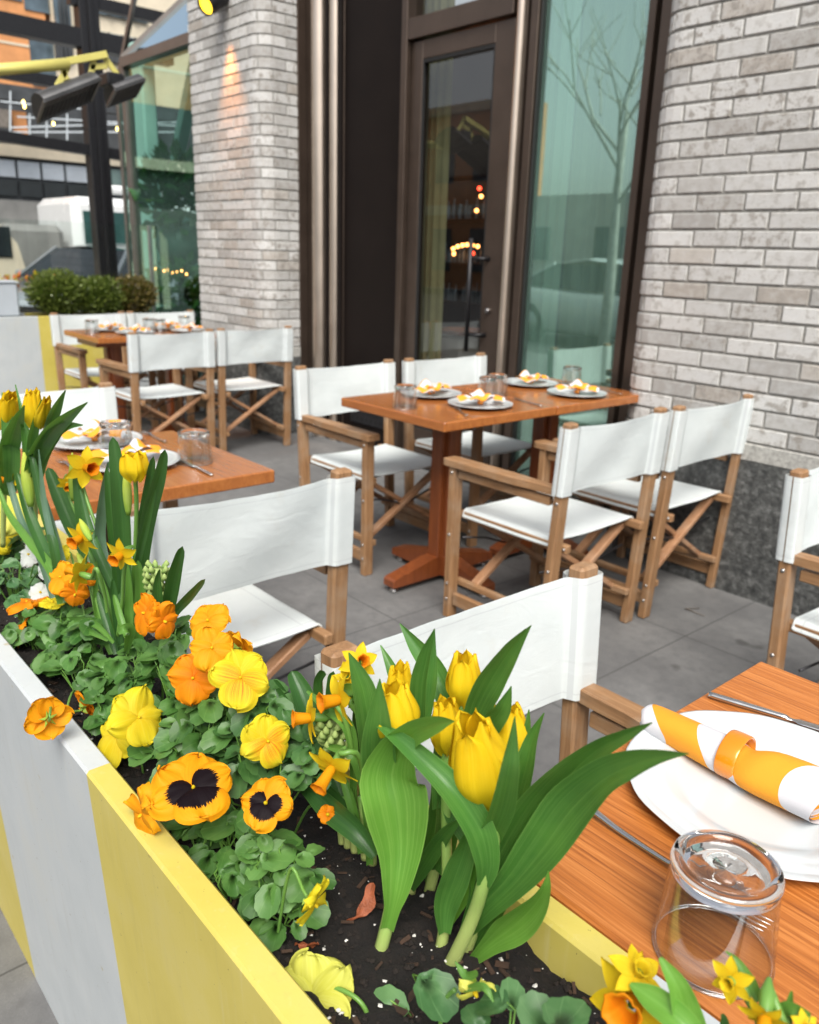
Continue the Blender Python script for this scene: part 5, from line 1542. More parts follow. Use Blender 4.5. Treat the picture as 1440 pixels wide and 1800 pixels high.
        if stem:
            P = [p, p - n * .018] + [at(*q) for q in stem]
            Q = [crom(P, i / 18) for i in range(19)]
            m2 = MB(); m2.tube(Q, [.0026 + .0006 * math.sin(i) * 0 for i in range(19)], 8); s.put(m2, 'stem', 'green_stem')
            sh = MB(); b0 = p - n * .018
            sh.lathe([(.0015, -.010), (.0048, 0), (.0042, .008), (.0026, .016)], 10, Matrix.Translation(p - n * .014) @ Matrix((rt, up, n)).transposed().to_4x4()); s.put(sh, 'seed_cup', 'green_stem')
        return fl
    def bud(s, a, b, r, mat='bud_green'):
        A_ = at(*a); B_ = at(*b); Q = [A_.lerp(B_, i / 10) for i in range(11)]
        mb = MB(); mb.tube(Q, [r * (math.sin(PI * (.12 + .86 * i / 10)) ** .8) + .0004 for i in range(11)], 10); return s.put(mb, 'bud', mat)
    def foliage(s, clumps, mat='pansy_leaf', name='foliage', sz=.0132, seed=0):
        mb = MB(); rr = random.Random(seed)
        for (px, py, y, rad, n) in clumps:
            c = at(px, py, y)
            for k in range(int(n * 1.25)):
                a = rr.random() * 2 * PI; q = rr.random() ** .6
                pos = c + V((math.cos(a) * rad * q * 1.45, math.sin(a) * rad * q * 1.0, rad * (.25 - .8 * q * q) + rr.uniform(-.018, .010)))
                out = V((math.cos(a), math.sin(a), 0))
                nrm = (V((.22, -.15, 1.0)) + out * rr.uniform(.0, .55) + V((rr.uniform(-.4, .4), rr.uniform(-.4, .3), 0))).normalized()
                dr = (out + V((rr.uniform(-.7, .7), rr.uniform(-.7, .7), rr.uniform(-.2, .3)))); dr = (dr - nrm * dr.dot(nrm)).normalized()
                sd = nrm.cross(dr); R = sz * rr.uniform(.5, 1.12); el = rr.uniform(1.0, 1.35); cup = rr.uniform(-.25, .45); ph = rr.uniform(0, 6)
                vs = [pos - dr * R * .85]; uvs = [(.5, 0.0)]
                nt = 36
                for ring in (.5, 1.0):
                    for j in range(nt):
                        th = 2 * PI * j / nt
                        sc = 1 + (.040 * math.cos(2 * PI * j / 4) + .012 * math.sin(th * 3 + ph) if ring == 1 else 0)
                        x = math.sin(th) * ring * sc; yy = -math.cos(th) * ring * el * sc
                        z = cup * R * (ring ** 2) * .5 * math.cos(2 * th + ph) + .25 * R * x * x
                        pp_ = pos + dr * yy * R + sd * x * R + nrm * z
                        if ring == .5: pp_ = pp_ - dr * R * .15
                        vs.append(pp_); uvs.append((.5 + x * .5, .5 + yy * .5 / el))
                fs = [(0, 1 + j, 1 + (j + 1) % nt) for j in range(nt)] + [(1 + j, 1 + nt + j, 1 + nt + (j + 1) % nt, 1 + (j + 1) % nt) for j in range(nt)]
                mb.add(vs, fs, uvs, 0, (min(1, .25 + rr.random()), rr.random() ** 3, 0), smooth=True)
                # petiole
                bs = V((c.x + (pos.x - c.x) * .25, c.y + (pos.y - c.y) * .25, max(.69, c.z - rad * 1.3)))
                mb.tube([pos - dr * R * el * .9, pos - dr * R * 1.5 - V((0, 0, .008)), bs], .0009, 5, mi=1, cap=False)
        mb.v = [(p[0] - s.base.x, p[1] - s.base.y, p[2] - s.base.z) for p in mb.v]
        return mb.build(name, [M[mat], M['green_stem']], s.root)

GT = 'yellow tulips in the planter'
GP = 'pansies in the planter'
GD = 'dwarf daffodils in the planter'
def soilpt(px, py): return atz(px, py, .700)

# ---------------- the big tulip clump
a = Plant('tulip', soilpt(655, 1716), 'front left tulip of the big clump, its very broad leaf on a bare stem', 'tulip', GT)
a.stem([(655, 1718, .372), (672, 1660, .378), (684, 1612, .385), (692, 1575, .395)], (.0060, .0064), 'tulip_stem')
a.leaf([(681, 1632, .378, 12), (690, 1596, .381, 14), (697, 1555, .385, 24), (702, 1490, .392, 38), (695, 1415, .392, 55), (686, 1365, .392, 54), (700, 1318, .392, 38), (722, 1292, .388, 24), (752, 1278, .378, 20), (780, 1270, .370, 13), (799, 1268, .365, 1)], .55, .05, 'tulip_leaf_light', n=32)
a.stem([(688, 1600, .392), (700, 1450, .402), (697, 1293, .402)], .0045, 'tulip_stem')
a.tulip((697, 1298, .402), (692, 1196, .402), 84, .3, .10, 1)
a.leaf([(672, 1420, .41, 12), (668, 1330, .39, 30), (667, 1270, .38, 24), (668, 1193, .375, 1)], .5, -.15)
a.leaf([(655, 1400, .42, 14), (648, 1290, .41, 20), (640, 1225, .405, 22), (628, 1185, .40, 15), (613, 1147, .395, 1)], .5, .2)

b = Plant('tulip', soilpt(784, 1716), 'foremost tulip, its big yellow bloom leaning towards the viewer above a long crossing leaf', 'tulip', GT)
b.stem([(782, 1716, .415), (815, 1650, .418), (836, 1600, .42), (850, 1552, .418), (868, 1480, .422), (858, 1408, .425)], (.0066, .0050), 'tulip_stem')
b.leaf([(850, 1556, .415, 11), (856, 1520, .412, 20), (846, 1470, .405, 27), (822, 1425, .398, 27), (790, 1382, .39, 24), (750, 1342, .385, 19), (702, 1300, .382, 13), (652, 1266, .382, 1)], .45, .15, n=30)
b.tulip((858, 1407, .425), (826, 1250, .405), 108, .15, .05, 2)
b.leaf([(856, 1480, .43, 18), (878, 1425, .408, 22), (892, 1362, .392, 18), (899, 1312, .388, 11), (905, 1259, .386, 1)], .55, .3)
b.leaf([(817, 1640, .425, 10), (845, 1560, .44, 20), (835, 1480, .445, 26), (800, 1420, .45, 24), (790, 1350, .45, 10)], .6, .1)

c = Plant('tulip', soilpt(812, 1690), 'right hand tulip of the big clump, with two huge leaves arching over the table edge', 'tulip', GT)
c.leaf([(818, 1642, .43, 10), (852, 1602, .432, 19), (902, 1552, .434, 27), (952, 1490, .436, 38), (1002, 1422, .436, 42), (1058, 1370, .430, 32), (1110, 1345, .424, 25), (1160, 1331, .418, 13), (1211, 1325, .412, 1)], .5, -.15, n=34)
c.leaf([(846, 1600, .445, 12), (874, 1548, .45, 33), (912, 1482, .452, 45), (954, 1415, .45, 41), (1000, 1362, .445, 32), (1050, 1318, .44, 19), (1100, 1292, .435, 11), (1147, 1270, .43, 1)], .45, .2, n=32)
c.stem([(812, 1690, .43), (845, 1600, .44), (885, 1480, .46), (900, 1348, .47)], (.0060, .0045), 'tulip_stem')
c.tulip((902, 1350, .475), (890, 1232, .475), 76, .6, .12, 3)
c.leaf([(880, 1480, .47, 18), (906, 1410, .465, 22), (924, 1345, .46, 18), (936, 1298, .46, 11), (957, 1253, .46, 1)], .5, -.2)
c.leaf([(838, 1330, .46, 10), (860, 1278, .455, 18), (882, 1246, .45, 16), (899, 1206, .45, 1)], .5, .2)
c.leaf([(915, 1330, .48, 8), (926, 1285, .48, 7), (930, 1247, .48, 1)], .4, 0)

d = Plant('tulip', soilpt(774, 1686), 'tulip in the middle of the big clump, its closed bloom just behind the foremost one', 'tulip', GT)
d.stem([(770, 1690, .42), (780, 1640, .424), (786, 1560, .43), (784, 1430, .44), (784, 1315, .445)], (.0058, .0042), 'tulip_stem')
d.leaf([(781, 1640, .418, 10), (783, 1590, .418, 20), (800, 1540, .418, 24), (818, 1490, .42, 18), (832, 1440, .42, 4)], .6, .2, 'tulip_leaf')
d.leaf([(790, 1620, .43, 8), (820, 1570, .43, 9), (835, 1500, .43, 8), (838, 1440, .43, 3)], .5, .0, 'tulip_leaf_light')
d.tulip((785, 1318, .445), (783, 1222, .442), 60, .9, .12, 4)
d.leaf([(780, 1420, .445, 20), (775, 1350, .45, 16), (768, 1290, .45, 3)], .5, 0)

e = Plant('tulip', soilpt(748, 1606), 'tallest rear tulip of the big clump, seen against the canvas chair back', 'tulip', GT)
e.stem([(746, 1604, .455), (766, 1520, .46), (790, 1400, .462), (814, 1232, .462)], (.0060, .0042), 'tulip_stem')
e.leaf([(765, 1530, .452, 12), (782, 1480, .45, 20), (786, 1420, .45, 20), (778, 1370, .45, 12), (765, 1330, .45, 3)], .5, .1)
e.tulip((814, 1234, .462), (818, 1142, .462), 60, .2, .16, 5)
e.leaf([(824, 1290, .455, 14), (840, 1240, .45, 22), (866, 1190, .446, 24), (898, 1142, .443, 16), (934, 1099, .44, 1)], .5, .25)
e.leaf([(870, 1160, .458, 3), (895, 1135, .455, 6), (925, 1105, .452, 1)], .3, 0)
e.leaf([(795, 1270, .475, 14), (782, 1215, .475, 19), (760, 1170, .475, 19), (730, 1132, .475, 12), (703, 1096, .475, 1)], .5, -.25)

f = Plant('tulip', soilpt(722, 1570), 'rear left tulip of the big clump, bloom tip showing between two pointed leaves', 'tulip', GT)
f.stem([(722, 1570, .445), (724, 1480, .45), (712, 1320, .45), (706, 1235, .45)], (.0055, .0042), 'tulip_stem')
f.tulip((703, 1262, .45), (702, 1162, .45), 54, .5, .14, 6)
f.leaf([(738, 1290, .435, 14), (740, 1210, .43, 22), (750, 1155, .43, 17), (764, 1105, .43, 1)], .5, .2)
f.leaf([(752, 1265, .43, 5), (760, 1190, .428, 9), (764, 1120, .428, 1)], .4, .0)
f.leaf([(704, 1230, .47, 12), (690, 1180, .47, 10), (669, 1134, .47, 1)], .4, 0)
f.leaf([(720, 1562, .44, 8), (750, 1510, .435, 15), (782, 1465, .43, 12), (810, 1440, .43, 4)], .5, .3)
f.leaf([(735, 1560, .46, 8), (758, 1480, .46, 16), (772, 1400, .465, 16), (765, 1330, .47, 8)], .5, .1)

g = Plant('tulip_shoot', soilpt(826, 1694), 'young tulip shoot with one low spoon shaped leaf at the foot of the big clump', 'tulip', GT)
g.leaf([(822, 1696, .43, 6), (866, 1655, .432, 17), (908, 1622, .432, 29), (940, 1590, .43, 22), (958, 1560, .426, 10), (964, 1531, .424, 1)], .6, .3, 'tulip_leaf_light')
g.leaf([(832, 1680, .44, 4), (848, 1650, .44, 11), (868, 1612, .44, 12), (895, 1585, .44, 3)], .5, .2)

# ---------------- tulips at the left edge
h = Plant('tulip', (at(66, 1000, .36).x, .37, .70), 'tulip with two crowded yellow blooms at the left edge, beyond the strap leaves', 'tulip', GT)
h.stem([(60, 990, .37), (62, 850, .37), (60, 745, .37)], .0045, 'tulip_stem')
h.tulip((59, 748, .37), (57, 682, .37), 35, .2, .15, 7)
h.tulip((68, 750, .362), (84, 698, .36), 24, .9, .02, 8)
h.leaf([(50, 850, .36, 9), (62, 805, .358, 14), (88, 762, .355, 14), (120, 732, .352, 10), (154, 707, .35, 1)], .5, .2)
h.leaf([(60, 860, .365, 8), (72, 800, .362, 13), (94, 762, .36, 13), (118, 748, .358, 8), (146, 747, .356, 1)], .5, .2)
h.leaf([(85, 755, .372, 9), (98, 720, .37, 9), (115, 686, .37, 1)], .5, .2)
h.leaf([(52, 820, .362, 10), (46, 770, .36, 8), (36, 715, .36, 3), (27, 676, .36, 1)], .4, .1)
h.leaf([(58, 830, .355, 8), (56, 780, .355, 9), (62, 745, .355, 7), (73, 702, .355, 1)], .5, .2)
i_ = Plant('tulip', (at(10, 1000, .36).x, .36, .70), 'tulip whose bloom is cut by the left edge of the picture', 'tulip', GT)
i_.stem([(5, 960, .36), (8, 850, .36), (14, 748, .36)], .0045, 'tulip_stem')
i_.tulip((10, 752, .36), (20, 690, .36), 42, .5, .12, 9)
i_.leaf([(5, 870, .355, 12), (12, 800, .352, 17), (28, 745, .35, 13), (43, 712, .348, 1)], .5, .2)
i_.leaf([(20, 860, .358, 10), (22, 800, .355, 14), (14, 740, .355, 10), (4, 690, .355, 1)], .5, -.2)

# ---------------- strap leaved clump behind the pansies (daffodils before bloom, tall dark hyacinth leaves)
k = Plant('strap_leaved_bulb', (at(215, 1100, .40).x, .41, .70), 'clump of tall dark blunt strap leaves in front of the left table', 'bulb plant', 'bulb plants in the planter')
for L_, rt_, mt in (
    ([(222, 1080, .40, 9), (218, 1000, .40, 13), (214, 920, .40, 15), (208, 840, .40, 14), (198, 768, .40, 8)], True, 'strap_leaf'),
    ([(245, 1080, .40, 8), (250, 980, .40, 12), (262, 905, .40, 13), (280, 840, .40, 11), (290, 790, .40, 6)], True, 'strap_leaf'),
    ([(240, 1070, .405, 7), (246, 960, .405, 9), (258, 880, .405, 9), (270, 802, .405, 5)], True, 'strap_leaf'),
    ([(212, 1070, .392, 7), (204, 980, .392, 10), (195, 900, .392, 9), (187, 822, .392, 4)], True, 'strap_leaf'),
    ([(205, 1080, .41, 8), (170, 1000, .412, 12), (130, 930, .412, 14), (104, 870, .412, 13), (84, 822, .412, 7)], True, 'strap_leaf'),
    ([(210, 1060, .40, 6), (176, 960, .40, 9), (180, 880, .40, 8), (190, 812, .40, 2)], False, 'strap_leaf_grey'),
    ([(200, 1060, .40, 6), (158, 990, .40, 9), (143, 900, .40, 10), (132, 830, .40, 4)], True, 'strap_leaf'),
    ([(215, 1060, .39, 5), (190, 1010, .39, 8), (160, 940, .39, 8), (140, 860, .39, 4)], True, 'strap_leaf'),
    ([(232, 1060, .388, 6), (240, 1000, .388, 6), (256, 930, .388, 6), (273, 860, .388, 3)], True, 'strap_leaf')):
    k.leaf(L_, .45, k.rr.uniform(-.4, .4), mt, 20, .05, rt_)
k.bud((226, 905, .395), (221, 818, .395), .0055); k.bud((128, 880, .40), (127, 796, .40), .0055)
k.tulip((238, 842, .39), (234, 792, .39), 48, .2, .35, 12); k.stem([(238, 842, .39), (240, 900, .395), (236, 1000, .40)], .0028)
k.daffodil((150, 822, .41), face(.55, -.1, .55), 80, .5, 6, [(150, 870, .41), (190, 980, .41)])
k.daffodil((118, 850, .40), face(.3, -.5, .6), 40, .5, 16, [(128, 890, .41), (180, 980, .41)])
k2 = Plant('strap_leaved_bulb', (at(95, 1120, .37).x, .36, .70), 'thin grey green leaves with a pale bud, left of the tall strap leaves', 'bulb plant', 'bulb plants in the planter')
for L_, rt_, mt in (
    ([(100, 1060, .355, 8), (72, 980, .355, 7), (40, 920, .355, 6), (18, 850, .355, 5), (6, 778, .355, 1)], False, 'strap_leaf_grey'),
    ([(108, 1060, .35, 7), (95, 960, .35, 8), (72, 880, .35, 7), (58, 810, .35, 5), (50, 790, .35, 2)], True, 'strap_leaf'),
    ([(104, 1030, .35, 6), (92, 950, .35, 6), (78, 880, .35, 5), (68, 790, .35, 1)], False, 'strap_leaf_grey'),
    ([(120, 1040, .35, 9), (84, 980, .35, 10), (52, 905, .35, 9), (30, 832, .35, 5)], True, 'strap_leaf'),
    ([(120, 1020, .36, 5), (98, 940, .36, 5), (76, 870, .36, 4), (57, 820, .36, 1)], False, 'strap_leaf_grey'),
    ([(112, 1060, .345, 10), (90, 1000, .345, 9), (50, 950, .345, 7), (14, 900, .345, 5), (-5, 850, .345, 2)], False, 'strap_leaf_bright')):
    k2.leaf(L_, .4, k2.rr.uniform(-.3, .3), mt, 20, .05, rt_)
k2.bud((54, 890, .352), (42, 795, .352), .0085)
k2.daffodil((22, 840, .36), face(-.8, -.2, .4), 44, .3, 9, [(40, 835, .36), (50, 900, .36)])
# ---------------- daffodil clump above the pansies
q = Plant('daffodil', (at(205, 1150, .37).x, .375, .70), 'dwarf daffodil with two starry yellow blooms with orange cups, above the pansies', 'daffodil', GD)
q.daffodil((142, 946, .35), face(-.38, -.40, .82), 70, .35, 1, [(150, 985, .36), (165, 1040, .365), (190, 1130, .37)], tl=.42, pr=.17)
q.daffodil((212, 976, .35), face(-.30, -.42, .82), 68, .25, 2, [(218, 1005, .36), (215, 1060, .365), (205, 1130, .37)], tl=.42, pr=.17)
q.daffodil((140, 1008, .34), face(-.8, .25, -.15), 70, .6, 3, [(170, 1000, .345), (185, 1050, .36), (195, 1130, .37)], tl=.45)
for L_ in ([(215, 1150, .37, 5), (205, 1090, .37, 7), (200, 1040, .37, 6), (198, 1018, .37, 2)], [(225, 1150, .375, 6), (228, 1100, .375, 8), (226, 1030, .375, 7), (222, 985, .375, 2)], [(205, 1150, .36, 5), (190, 1100, .36, 7), (178, 1060, .36, 6), (172, 1040, .36, 2)],
           [(240, 1150, .38, 8), (244, 1090, .38, 10), (246, 1030, .38, 9), (242, 985, .38, 4)], [(196, 1150, .365, 5), (176, 1100, .365, 6), (168, 1050, .365, 5), (170, 985, .365, 1)], [(232, 1140, .36, 5), (214, 1095, .36, 6), (204, 1060, .36, 5), (200, 1045, .36, 2)],
           [(200, 1130, .35, 3), (165, 1096, .35, 6), (125, 1092, .35, 8), (90, 1100, .35, 5), (76, 1106, .35, 1)], [(190, 1125, .34, 3), (150, 1108, .34, 6), (110, 1114, .34, 7), (76, 1140, .34, 1)], [(222, 1145, .355, 4), (228, 1110, .35, 9), (218, 1106, .34, 8), (208, 1112, .335, 4)],
           [(206, 1140, .372, 4), (188, 1050, .372, 5), (165, 990, .372, 4), (148, 950, .372, 1)], [(230, 1150, .385, 7), (234, 1080, .385, 8), (238, 1010, .385, 7), (236, 960, .385, 2)]):
    q.leaf(L_, .45, q.rr.uniform(-.3, .3), 'strap_leaf_bright' if q.rr.random() < .7 else 'strap_leaf', 16, .05, True)
q.bud((160, 950, .345), (140, 912, .345), .0045); q.bud((150, 1002, .35), (136, 972, .35), .004)
# hyacinths
def hyacinth(pl, c0, c1, r, n, seed):
    A_ = at(*c0); B_ = at(*c1); rr = random.Random(seed); mb = MB()
    mb.tube([A_, B_], r * .6, 8)
    for k_ in range(n):
        t = (k_ + .5) / n; p = A_.lerp(B_, t); an = k_ * 2.4; rad = r * (.75 + .35 * math.sin(PI * t))
        e1 = V((math.cos(an), math.sin(an), .25)).normalized(); c_ = p + e1 * rad
        mb.tube([c_ - e1 * .003, c_ - e1 * .001 + V((0, 0, .001)), c_ + e1 * .003 + V((0, 0, .004)), c_ + e1 * .002 + V((0, 0, .008))], [.0018, .0034, .0034, .0008], 6)
    pl.put(mb, 'bud_spike', 'hyacinth_green')
hy = Plant('hyacinth', (at(285, 1110, .39).x, .395, .70), 'green budded hyacinth with two broad dark leaves leaning over the planter edge', 'hyacinth', 'hyacinths in bud')
hyacinth(hy, (280, 1050, .385), (276, 1000, .385), .0125, 34, 1)
for L_ in ([(288, 1110, .39, 8), (298, 1060, .39, 12), (308, 1010, .39, 12), (321, 960, .39, 6)], [(290, 1110, .385, 6), (308, 1078, .38, 7), (335, 1048, .375, 8), (361, 1018, .37, 4)], [(270, 1100, .395, 8), (258, 1030, .395, 9), (252, 990, .395, 4)], [(276, 1100, .375, 8), (276, 1060, .372, 10), (277, 1020, .372, 6), (281, 1000, .372, 1)]):
    hy.leaf(L_, .55, hy.rr.uniform(-.3, .3), 'strap_leaf', 18, .03, True)
hz = Plant('hyacinth', (at(610, 1400, .42).x, .43, .70), 'green budded hyacinth deep between the daffodils and the big tulip clump', 'hyacinth', 'hyacinths in bud')
hyacinth(hz, (592, 1320, .41), (580, 1272, .405), .0125, 40, 2)
for L_ in ([(560, 1380, .41, 10), (530, 1310, .41, 17), (505, 1245, .41, 16), (480, 1195, .41, 7)], [(572, 1360, .415, 10), (552, 1290, .415, 19), (532, 1225, .415, 19), (512, 1180, .415, 9)], [(545, 1360, .40, 8), (520, 1300, .40, 14), (498, 1240, .40, 14), (484, 1212, .40, 8)],
           [(600, 1330, .43, 8), (590, 1270, .43, 11), (585, 1220, .43, 11), (586, 1180, .43, 7)], [(660, 1505, .40, 8), (628, 1462, .395, 18), (585, 1425, .392, 20), (545, 1388, .39, 13), (506, 1360, .388, 4)], [(640, 1470, .41, 8), (600, 1420, .405, 14), (560, 1380, .40, 12), (518, 1340, .40, 5)],
           [(620, 1460, .42, 8), (600, 1400, .42, 12), (575, 1340, .42, 12), (560, 1300, .42, 5)], [(640, 1330, .44, 6), (632, 1290, .44, 10), (628, 1255, .44, 8), (632, 1225, .44, 3)], [(570, 1180, .45, 7), (560, 1200, .45, 8), (562, 1240, .45, 8), (575, 1270, .45, 6)]):
    hz.leaf(L_, .55, hz.rr.uniform(-.3, .3), 'strap_leaf', 18, .03, True)
# ---------------- daffodils between the pansies and the tulips
r1 = Plant('daffodil', soilpt(612, 1478), 'daffodil with one bloom pointing left and one star bloom nodding down, beside the pansies', 'daffodil', GD)
r1.daffodil((545, 1262, .385), face(-.94, .02, .32), 88, .55, 21, [(565, 1235, .39), (600, 1250, .40), (620, 1330, .41), (625, 1470, .43)], tl=.46, pr=.18)
r1.daffodil((584, 1350, .37), face(-.45, -.60, .66), 104, .5, 22, [(600, 1325, .375), (632, 1330, .39), (645, 1420, .41), (640, 1480, .42)], tl=.60, pr=.15)
for L_ in ([(612, 1480, .42, 6), (606, 1440, .42, 8), (600, 1400, .42, 7)], [(636, 1500, .41, 6), (628, 1450, .41, 8), (612, 1390, .41, 8), (595, 1345, .41, 3)], [(650, 1520, .41, 6), (648, 1460, .41, 8), (640, 1390, .41, 7), (632, 1330, .41, 2)], [(540, 1215, .40, 2), (575, 1245, .40, 9), (610, 1275, .405, 11), (622, 1330, .41, 8), (620, 1400, .415, 6)], [(570, 1312, .395, 2), (600, 1318, .395, 8), (625, 1335, .40, 9), (640, 1390, .405, 6)]):
    r1.leaf(L_, .5, r1.rr.uniform(-.3, .3), 'strap_leaf_bright', 16, .03, True)
for px in (602, 612, 624, 642, 655):
    r1.stem([(px, 1480 + (px - 600) * .7, .42), (px - 4, 1440, .42), (px - 8, 1400, .422)], (.0045, .0035), 'tulip_stem')
r2 = Plant('daffodil', soilpt(640, 1440), 'daffodil with an orange trumpet pointing left and a ruffled double bloom, against the chair post', 'daffodil', GD)
r2.daffodil((596, 1230, .40), face(-.86, -.05, .48), 104, .2, 23, [(615, 1235, .405), (640, 1280, .42), (650, 1400, .44)], tl=.46, pr=.17)
r2.daffodil((632, 1165, .43), face(.30, .25, .70), 78, .3, 24, [(625, 1200, .44), (640, 1280, .44), (650, 1400, .44)], tl=.40)
r2.daffodil((612, 1192, .42), face(-.2, .45, .60), 70, .0, 25, [(620, 1220, .43), (640, 1290, .44), (650, 1400, .44)], cup='petal_daffodil', tl=.30)
for L_ in ([(615, 1245, .41, 3), (628, 1220, .41, 10), (612, 1212, .41, 10), (600, 1210, .41, 2)], [(636, 1400, .44, 6), (646, 1330, .44, 8), (640, 1270, .44, 7), (636, 1240, .44, 2)]):
    r2.leaf(L_, .5, .1, 'strap_leaf_bright', 14, .03, True)

# ---------------- daffodils close to the lens, bottom right
s1 = Plant('daffodil', (at(1130, 2000, .40).x, .40, .70), 'large out of focus daffodil, yellow and orange, at the bottom right of the planter', 'daffodil', GD)
s1.daffodil((1112, 1765, .395), face(-.55, .05, .70), 185, .35, 31, [(1150, 1740, .405), (1200, 1800, .41), (1210, 1990, .41)], tl=.34, pr=.20)
s1.daffodil((1122, 1712, .40), face(.2, .7, .5), 110, .2, 32, [(1130, 1750, .41), (1180, 1900, .41)], cup='petal_daffodil', tl=.3)
s1.leaf([(1230, 1850, .40, 20), (1205, 1780, .398, 26), (1188, 1730, .396, 18), (1160, 1684, .395, 4)], .5, .2, 'tulip_leaf_light')
s1.leaf([(1250, 1860, .39, 14), (1200, 1800, .388, 24), (1150, 1760, .388, 22), (1108, 1730, .388, 3)], .5, .2, 'tulip_leaf_light')
s2 = Plant('daffodil', (at(1340, 2000, .42).x, .42, .70), 'small pair of daffodils in the bottom right corner, in front of the upturned glass', 'daffodil', GD)
s2.daffodil((1285, 1725, .42), face(-.55, .1, .6), 84, .5, 33, [(1310, 1745, .425), (1340, 1820, .43), (1350, 1990, .43)], cup='petal_daffodil', tl=.36)
s2.daffodil((1345, 1790, .41), face(-.35, -.5, .6), 100, .9, 34, [(1370, 1780, .42), (1400, 1850, .42), (1400, 1990, .42)], tl=.45, pr=.20)
s2.daffodil((1415, 1805, .42), face(.1, .3, .8), 60, .4, 35, None)
s2.leaf([(1335, 1760, .43, 8), (1318, 1725, .43, 10), (1296, 1690, .43, 6), (1276, 1672, .43, 1)], .4, .1, 'strap_leaf_bright')
s2.leaf([(1375, 1840, .43, 10), (1385, 1780, .43, 9), (1392, 1742, .43, 2)], .4, .1, 'strap_leaf_bright')
s2.leaf([(1350, 1790, .425, 4), (1385, 1772, .425, 11), (1425, 1790, .425, 8)], .4, .1, 'strap_leaf_bright')
s2.leaf([(1272, 1840, .43, 9), (1274, 1800, .43, 8), (1270, 1782, .43, 3)], .4, .1, 'strap_leaf')

# ---------------- pansies
def pz(px, py, y, label):
    p = at(px, py, y); return Plant('pansy', (p.x, y, .70), label, 'pansy', GP)
p1 = pz(370, 1400, .33, 'pansy with the large orange bloom with a black face, leaning over the yellow rim')
p1.pansy((340, 1386, .292), face(.15, .72, .62), 150, 'blotch', -.38, True, 1)
p1.pansy((250, 1432, .262), face(-.62, -.25, .55), 96, 'soft', .5, True, 2)
p1.foliage([(352, 1470, .308, .030, 15), (305, 1350, .325, .026, 8), (400, 1440, .33, .028, 10)], 'pansy_leaf', seed=11)
p2 = pz(470, 1440, .345, 'pansy with the smaller black faced orange bloom, at the edge of the bare soil')
p2.pansy((468, 1412, .322), face(-.10, .45, .85), 96, 'blotch', .15, True, 3)
p2.foliage([(465, 1492, .325, .036, 17), (515, 1515, .335, .028, 8), (440, 1450, .335, .024, 6)], 'pansy_leaf', seed=12)
p3 = pz(500, 1560, .325, 'pansy with round grey green leaves and one drooping yellow bloom over the bare soil')
p3.pansy((552, 1588, .318), face(.62, -.55, .25), 84, 'plain', .3, True, 4, -.3)
p3.foliage([(455, 1562, .312, .030, 10), (400, 1535, .302, .028, 8), (505, 1575, .325, .026, 6), (385, 1592, .295, .014, 3)], 'pansy_leaf', seed=13)
p4 = pz(235, 1290, .31, 'pansy with two yellow blooms seen from the side, in front of the white painted rim')
p4.pansy((206, 1295, .302), face(-.40, .25, .70), 106, 'plain', .25, True, 5, .2)
p4.pansy((243, 1262, .306), face(.62, .35, .50), 108, 'plain', -.1, False, 6, .3)
p4.foliage([(160, 1305, .30, .026, 9), (220, 1240, .33, .024, 10), (285, 1300, .33, .026, 12), (115, 1290, .28, .014, 3)], 'pansy_leaf', seed=14)
p5 = pz(345, 1230, .36, 'pansy with three stacked plain orange blooms in the middle of the planter')
p5.pansy((340, 1192, .345), face(.0, .12, .9), 94, 'orange', .05, True, 7)
p5.pansy((372, 1140, .355), face(.25, .35, .7), 80, 'soft', .35, True, 8, .4)
p5.pansy((366, 1092, .375), face(-.05, .40, .75), 76, 'soft', .1, True, 9)
p5.foliage([(300, 1165, .37, .038, 24), (330, 1275, .345, .036, 22), (380, 1250, .36, .030, 14)], 'pansy_leaf', seed=15)
p6 = pz(425, 1230, .38, 'pansy with the clear yellow bloom with orange whiskers, right of the orange ones')
p6.pansy((423, 1192, .36), face(.12, .35, .85), 106, 'yellow', .2, True, 10)
p6.pansy((425, 1138, .395), face(.45, .25, -.45), 70, 'soft', .2, True, 11)
p6.foliage([(440, 1270, .37, .040, 22), (385, 1300, .36, .030, 14), (480, 1240, .39, .030, 12)], 'pansy_leaf_dark', seed=16)
p7 = pz(480, 1330, .37, 'pansy with the two toned bloom, yellow above and orange below, left of the daffodils')
p7.pansy((470, 1303, .355), face(.40, .15, .70), 92, 'yellow', -.5, True, 12, .3)
p7.foliage([(430, 1345, .355, .034, 18), (500, 1360, .37, .026, 10), (540, 1310, .39, .024, 8)], 'pansy_leaf_dark', seed=17)
p8 = pz(260, 1130, .37, 'pansy with one folded orange bloom on a tall stem, in front of the hyacinth')
p8.pansy((255, 1078, .352), face(-.45, .15, .62), 74, 'orange', .4, True, 13, .5)
p8.pansy((288, 1092, .352), face(.70, -.15, .50), 68, 'orange', -.3, False, 14, .3)
p8.foliage([(245, 1150, .365, .036, 22), (195, 1190, .345, .034, 20), (320, 1110, .40, .030, 12)], 'pansy_leaf', seed=18)
p9 = pz(120, 1200, .32, 'pansy hanging over the white rim with an orange bloom seen from behind')
p9.pansy((84, 1262, .238), face(-.45, .05, -.75), 80, 'soft', .2, True, 15)
p9.pansy((154, 1240, .305), face(.45, .30, -.40), 66, 'orange', .2, True, 16)
p9.foliage([(140, 1165, .325, .036, 22), (85, 1150, .31, .026, 10), (230, 1205, .34, .026, 10), (175, 1240, .31, .018, 6)], 'pansy_leaf', seed=19)
p10 = pz(60, 1110, .33, 'pansy with several orange blooms crowded at the left edge of the planter')
p10.pansy((36, 1118, .312), face(-.70, .05, .20), 66, 'orange', .3, True, 17)
